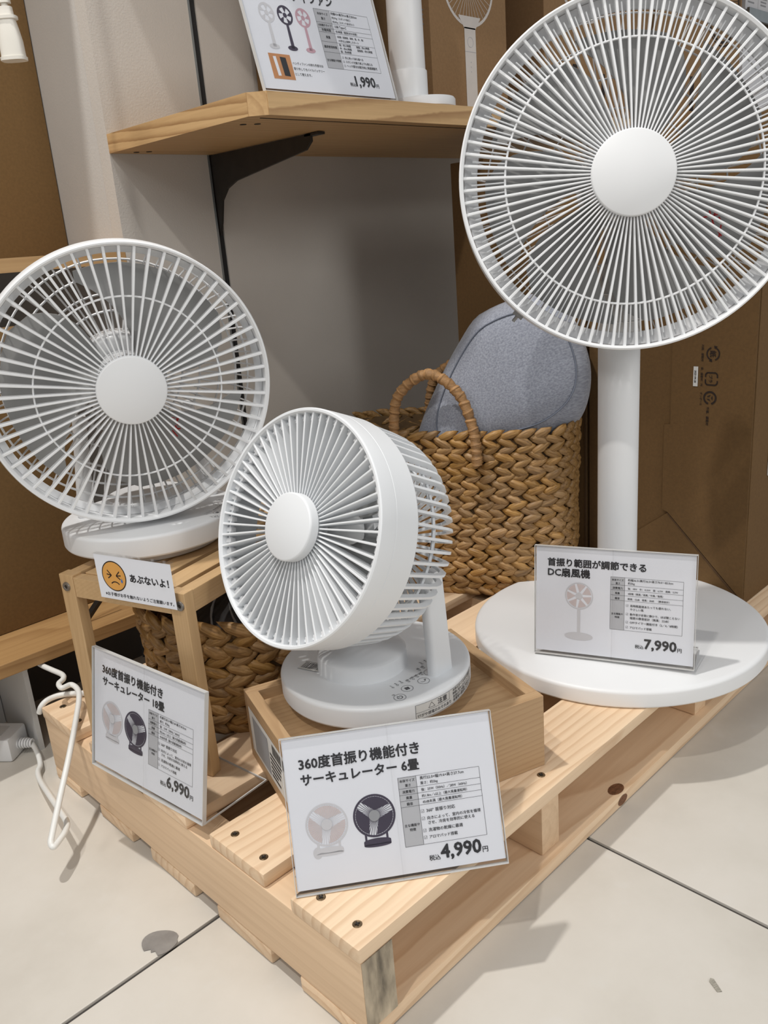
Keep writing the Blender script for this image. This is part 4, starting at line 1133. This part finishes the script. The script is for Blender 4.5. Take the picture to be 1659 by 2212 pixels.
# 7,990 sign on the pedestal base
t, x, y, n = sign_root('acrylic price sign reading 7,990 yen standing on the pedestal fan base', (.761, .551, ZT + .0262), (.358, -.933, 0.012), (.119, .077, .99), .1841, .1345)
sign_body(t, x, y, n, .1841, .1345, .055)
spec_sheet(t, 0, [('首振り範囲が調節できる', 15.7, 111.2, 113.0), ('DC扇風機', 16.0, 98.8, 49.5)], (89.4, 39.0, 169.7, 102.3), (93.1, 86.9, 80.7, 74.6),
  [('本体サイズ', 90.8, 97.9, 13.2, 0), ('重さ', 95.2, 94.0, 4.8, 0), ('消費電力', 91.8, 88.2, 11.4, 0), ('風量', 94.6, 82.2, 5.3, 0), ('騒音', 94.6, 76.0, 5.3, 0), ('主な機能や', 90.8, 57.2, 13.2, 0), ('特徴', 94.8, 53.2, 5.3, 0),
   ('約幅36.0×奥行36.0×高さ70.0～85.0cm', 109.0, 98.6, 49.5, 0), ('約3kg', 109.0, 94.7, 7.5, 0), ('強：18W　中：10.5W　弱：6.5W　微風：5.5W', 109.0, 88.6, 55.0, 0), ('4段階（微風／弱風／中風／強風）', 109.0, 82.4, 39.0, 0), ('微風：22dB　弱風：28dB　（静音設計）', 109.0, 76.2, 46.0, 0),
   ('長時間直接あたっても疲れない、', 112.0, 68.0, 45.0, 1), ('やさしい風', 112.0, 63.8, 15.0, 0), ('動作音が非常に静かで、ほぼ聞こえない', 112.0, 57.8, 55.0, 1), ('程度の静音設計（微風：22dB）', 112.0, 53.4, 43.0, 0), ('OFFタイマー機能付き（2／4／8時間）', 112.0, 48.0, 53.0, 1), ('アロマパッド搭載', 112.0, 41.9, 24.6, 1)],
  '7,990', (118.4, 18.9), 16.0)
fan_pic(t, .0530, .0758, .0164, False, .0257, True)

# 1,990 sign on the shelf
t, x, y, n = sign_root('large acrylic price sign reading 1,990 yen on the oak shelf', (.674, .8485, ZTS + .0006), (1, .006, 0), (0, .262, .965), .2225, .1535)
sign_body(t, x, y, n, .2225, .1535, .060, False)
spec_sheet(t, 0, [('ハンディファン', 52.0, 113.4, 95.0)], (111.9, 35.6, 205.2, 107.7), (91.7, 85.2, 79.8, 68.3, 55.4),
  [('本体サイズ', 116.5, 101.0, 17.5, 0), ('重さ', 121.5, 95.4, 6.5, 0), ('USB端子タイプ', 113.6, 87.2, 22.5, 0), ('充電時間', 117.5, 81.2, 15, 0), ('風量', 121.6, 72.6, 7, 0), ('連続使用時間', 114.2, 60.6, 21.5, 0), ('主な機能や特徴', 113.4, 44.2, 23.4, 0),
   ('約幅9.0×奥行9.4×高さ28.0cm', 140, 103.2, 45, 0), ('約276g（スタンド含む）', 140, 98.2, 32, 0), ('約203g（スタンド含まない）', 140, 93.4, 37, 0), ('USB Type-C', 141, 87.2, 20, 0), ('約4時間（電源OFFの状態）', 141, 81.2, 37, 0), ('5段階（超微風、微風、弱、中、強）', 141, 75.0, 46, 0), ('※1秒以上長押しスタート', 142, 70.2, 35, 0), ('強：約2.5時間　　　微風：約6.5時間', 141, 64.8, 53, 0), ('中：約4.5時間　　　超微風：約9.5時間', 141, 60.6, 57, 0), ('弱：約6時間', 141, 56.6, 18, 0),
   ('手に持って持ち運べる', 145.4, 49.2, 32, 1), ('スタンド付属で卓上でも使える', 145.4, 44.2, 47, 1), ('ヘッド部分は縦方向に角度調整可', 145.4, 39.2, 54, 1)],
  '1,990', (143.0, 15.6), 26.3)
for k, (cx_, lm, bm2) in enumerate(((.0345, 'ink_pale', 'ink_pink'), (.0625, 'ink_violet', 'ink_grey'), (.0908, 'ink_rose', 'ink_pale'))):
    m = MB(); m.ring(cx_, .0933, .0092, .0117, Zp, 36); m.disc(cx_, .0933, .003, Zp, 16)
    for q in range(5):
        a = R(72 * q); m.poly([(cx_ + .003 * math.cos(a), .0933 + .003 * math.sin(a)), (cx_ + .0095 * math.cos(a - .1), .0933 + .0095 * math.sin(a - .1)), (cx_ + .0095 * math.cos(a + .45), .0933 + .0095 * math.sin(a + .45))], Zp)
    m.poly([(cx_ - .0028, .054), (cx_ + .0024, .054), (cx_ + .0018, .082), (cx_ - .0018, .082)], Zp + .0001); m.disc(cx_ - .0008, .0545, .0076, Zp + .0001, 24, .0030)
    m.build('picture_fan', lm, t)
MB().rect(.0202, .0163, .0530, .0458, Zp).build('inset_photo', 'ink_photo', t)
MB().line(.0300, .0200, .0285, .0425, .0045, Zp + .0001).build('inset_cable', 'paper', t)
MB().poly([(.0375, .0205), (.0465, .0200), (.0455, .0420), (.0365, .0425)], Zp + .0001).build('inset_phone', 'ink', t)
m = MB(); m.text('ハンディファンの持ち手部分は', .0545, .0352, .0490, None, .01, Zi); m.text('取り外してモバイルバッテリー', .0545, .0288, .0490, None, .01, Zi); m.text('として使えます。', .0545, .0224, .0260, None, .01, Zi); m.build('caption', 'ink', t)

# hands-off warning card on the stool
t, x, y, n = sign_root('laminated warning card with an orange crying face on the stool rail', (.3394, .788, .2937), (.291, -.9567, 0), (0, 0, 1), .1035, .0488, 'warning_card', None)
MB().cbox(0, .1035, 0, .0488, -.0042, -.0018, .0003).build('backing', 'acrylic', t)
MB().rect(.0006, .0006, .1030, .0484, -.0012).build('paper', 'paper', t)
MB().box(.0, .1035, .0486, .0492, -.006, .0002).build('top_edge', 'acrylic', t)
zz = -.0011
MB().disc(.0245, .0265, .0165, zz, 48).build('face_outline', 'ink_box', t)
MB().disc(.0245, .0265, .0153, zz + .0001, 48).build('face', 'ink_orange', t)
m = MB(); zz2 = zz + .0002; w_ = .0012
for s_ in (-1, 1):
    c_ = .0245 + s_ * .0028
    for a in ((s_ * .0055, .0052), (s_ * .0068, .0008), (s_ * .0055, -.0036)): m.line(c_ + .0004 * s_, .0272, c_ + a[0], .0272 + a[1], w_, zz2)
m.ring(.0250, .0132, .0066, .0078, zz2, 16, R(42), R(138))
m.build('face_features', 'ink_box', t)
MB().poly([(.0345, .0252), (.0358, .0222), (.0352, .0203), (.0338, .0203), (.0332, .0222)], zz2 + .0001).build('tear', 'ink_blue', t)
m = MB(); m.text('あぶないよ！', .0465, .0235, .0505, None, .03, zz2); m.text('※お子様がお手を触れないようご注意願います。', .0085, .0045, .0915, None, .015, zz2); m.build('lettering', 'ink', t)

# ------------------------------------------------------------------ small fan on the shelf
sf = thing('handheld_fan', 'white handheld fan in its round dock on the oak shelf', 'fan', (1.0, .9015, ZTS))
MB().lathe([(0, .0003), (.047, .0003), (.0495, .0025), (.0495, .012), (.0475, .0148), (0, .015)], 64).build('dock_base', 'white_plastic', sf, 45)
MB().lathe([(0, .0148), (.0275, .0148), (.0275, .052), (.0265, .0535), (0, .054)], 48, T((-.012, .012, 0))).build('dock_collar', 'white_plastic', sf, 45)
MB().lathe([(0, .053), (.0255, .053), (.0245, .25), (0, .25)], 48, T((-.012, .012, 0))).build('handle', 'white_plastic', sf, 45)
m = MB()
for k in range(4): m.cyl(.001, 0, .0006, 8, T((.0045, -.0072, .112 + k * .006)) @ frame((1, 0, 0), (0, 0, 1), (.65, -.76, 0)))
m.build('indicator_light', 'ink_panel', sf)
MB().torus(.062, .004, 48, 8, 0, frame((1, 0, 0), (0, 0, 1), (0, -1, 0), (-.012, .008, .315))).build('head_ring', 'white_plastic', sf, 60)

# ------------------------------------------------------------------ cords, plug, power strip
ps = thing('power_strip', 'white power strip on the floor beside the white gable', 'power strip', (.312, 1.078, 0), R(128))
MB().cbox(-.004, .11, -.022, .022, .0004, .034, .004).build('body', 'white_plastic', ps, 50)
for k in range(2): MB().cbox(.012 + k * .048, .048 + k * .048, -.012, .012, .0338, .0348, .0008).build('socket', 'panel_white', ps)
gl_ = MB()
for k in range(6): gl_.torus(.0062 - .0003 * k, .0016, 16, 6, k * .0036)
gl_.build('strain_relief', 'white_plastic', ps, 60, frame((0, 1, 0), (0, 0, 1), (-1, 0, 0), (-.004, 0, .016)))
d_ = Vector((math.cos(R(128)), math.sin(R(128)), 0))
s0 = Vector((.312, 1.078, .016)) - d_ * .004
cordm = MB().tube(smooth_path([s0, (0.3258, 1.0747, 0.0150), (0.3242, 1.0456, 0.0120), (0.3152, 1.0129, 0.0095), (0.3056, 0.9979, 0.0095), (0.2976, 0.9700, 0.0120), (0.2861, 0.9095, 0.0240), (0.2774, 0.8617, 0.0330), (0.2706, 0.8279, 0.0390), (0.2619, 0.8119, 0.0410), (0.2487, 0.7995, 0.0420), (0.2413, 0.7942, 0.0430), (0.2411, 0.7996, 0.0450), (0.2469, 0.8067, 0.0500), (0.2706, 0.8296, 0.0720), (0.3010, 0.8619, 0.0950), (0.3317, 0.9010, 0.1130), (0.3498, 0.9279, 0.1215), (0.3567, 0.9462, 0.1240), (0.3550, 0.9594, 0.1260), (0.3434, 0.9587, 0.1270), (0.3449, 0.9706, 0.1280), (0.3539, 0.9767, 0.1290), (0.3571, 0.9871, 0.1300), (0.3543, 1.0107, 0.1300), (0.3524, 1.0346, 0.1290), (.3530, 1.060, .1275), (.358, 1.10, .118), (.362, 1.14, .08)], 8), .0034, 10)
co = cordm.build('extension_cord', 'cord_plastic', None, 60); tag(co, 'thick white power cord looping over the floor beside the pallet corner', 'cord')
co2 = MB().tube(smooth_path([(.3205, .9885, .092), (.3225, .9845, .1005), (.3285, .9835, .1055), (.3375, .9847, .1062), (.3475, .9827, .1062), (.3585, .9743, .1062), (.372, .960, .1062), (.40, .945, .1062), (.44, .925, .1062)], 8), .0036, 10).build('extension_cord', 'cord_plastic', None, 60)
tag(co2, 'short white cord lying over the back corner of the pallet', 'cord')
co3 = MB().tube(smooth_path([(.60, .60, .1062), (.66, .64, .1062), (.72, .655, .1062), (.765, .625, .1062), (.79, .595, .107), (.80, .578, .110)], 8), .0031, 8).build('extension_cord', 'cord_plastic', None, 60)
tag(co3, 'thin white cord running to the pedestal fan base', 'cord')
pg = thing('hanging_plug', 'ivory power plug hanging from its cord at the upper left', 'plug', (.4722, 1.0458, .8478))
fx = Vector((.72, -.69, 0)); fy = Vector((.69, .72, 0))
MP = frame(fx, fy, (0, 0, 1)) @ Matrix.Scale(.9, 4)
def loft(secs):
    m = MB(); vs_ = []; fs = []
    K = 16
    for z, a, b in secs:
        for i in range(K):
            q = superell(a, b, 2 * PI * i / K, 3.2); vs_.append((q.x, q.y, z))
    for r_ in range(len(secs) - 1):
        for i in range(K): fs.append((r_ * K + i, r_ * K + (i + 1) % K, (r_ + 1) * K + (i + 1) % K, (r_ + 1) * K + i))
    fs.append(tuple(range(K - 1, -1, -1))); fs.append(tuple((len(secs) - 1) * K + i for i in range(K)))
    return m.add(vs_, fs)
loft([(0, .0160, .011), (.004, .0162, .011), (.0042, .0148, .0098), (.022, .0142, .0094), (.036, .0120, .0085), (.046, .0100, .0075), (.0465, .0132, .009), (.050, .0132, .009), (.0505, .0092, .007), (.056, .0088, .0066)]).build('plug_body', 'ivory_plastic', pg, 45, MP)
for k in range(4): loft([(.056 + k * .0085, .0088 - .0008 * k, .0064), (.0605 + k * .0085, .0086 - .0008 * k, .0062)]).build('relief_rib', 'ivory_plastic', pg, 45, MP)
MB().tube([(0, 0, .05), (0, 0, .1), (0, 0, .2), (0.01, .01, .35), (.03, .05, .55)], .0038, 10).build('cord', 'ivory_plastic', pg, 60)
# slim metal strut behind the stool
sm_ = MB().tube([(.428, 1.06, .1545), (.452, 1.06, .176), (.476, 1.06, .198)], .0055, 4, flat=.25, ref=(.7, 0, -.7)).build('metal_strut', 'bracket_metal', None)
tag(sm_, 'dark metal strut leaning on the low deck behind the stool', 'strut')
# litter on the floor
fo = MB(); pts = []
for i in range(26):
    a = 2 * PI * i / 26; r_ = .0165 * (1 + .05 * math.sin(3 * a))
    if 4.0 < a < 4.6: r_ *= .72 + .1 * math.sin(9 * a)
    if .1 < a < .4: r_ *= .92
    pts.append((r_ * 1.06 * math.cos(a), r_ * .92 * math.sin(a)))
fo.prism(pts, .0004, .0010)
foo = fo.build('foil_scrap', 'foil', None, None, T((.2665, .636, 0)) @ RZ(R(-46)))
tag(foo, 'torn round silver sticker lying across the floor joint', 'litter')
tp = MB().prism([(0, 0), (.004, -.001), (.0052, .012), (.003, .0135), (.0002, .011)], .0004, .0008).build('tape_scrap', 'tape_scrap', None, None, T((.553, .222, 0)) @ RZ(R(-30)))
tag(tp, 'tiny scrap of tape on the tiles at the lower right', 'litter')
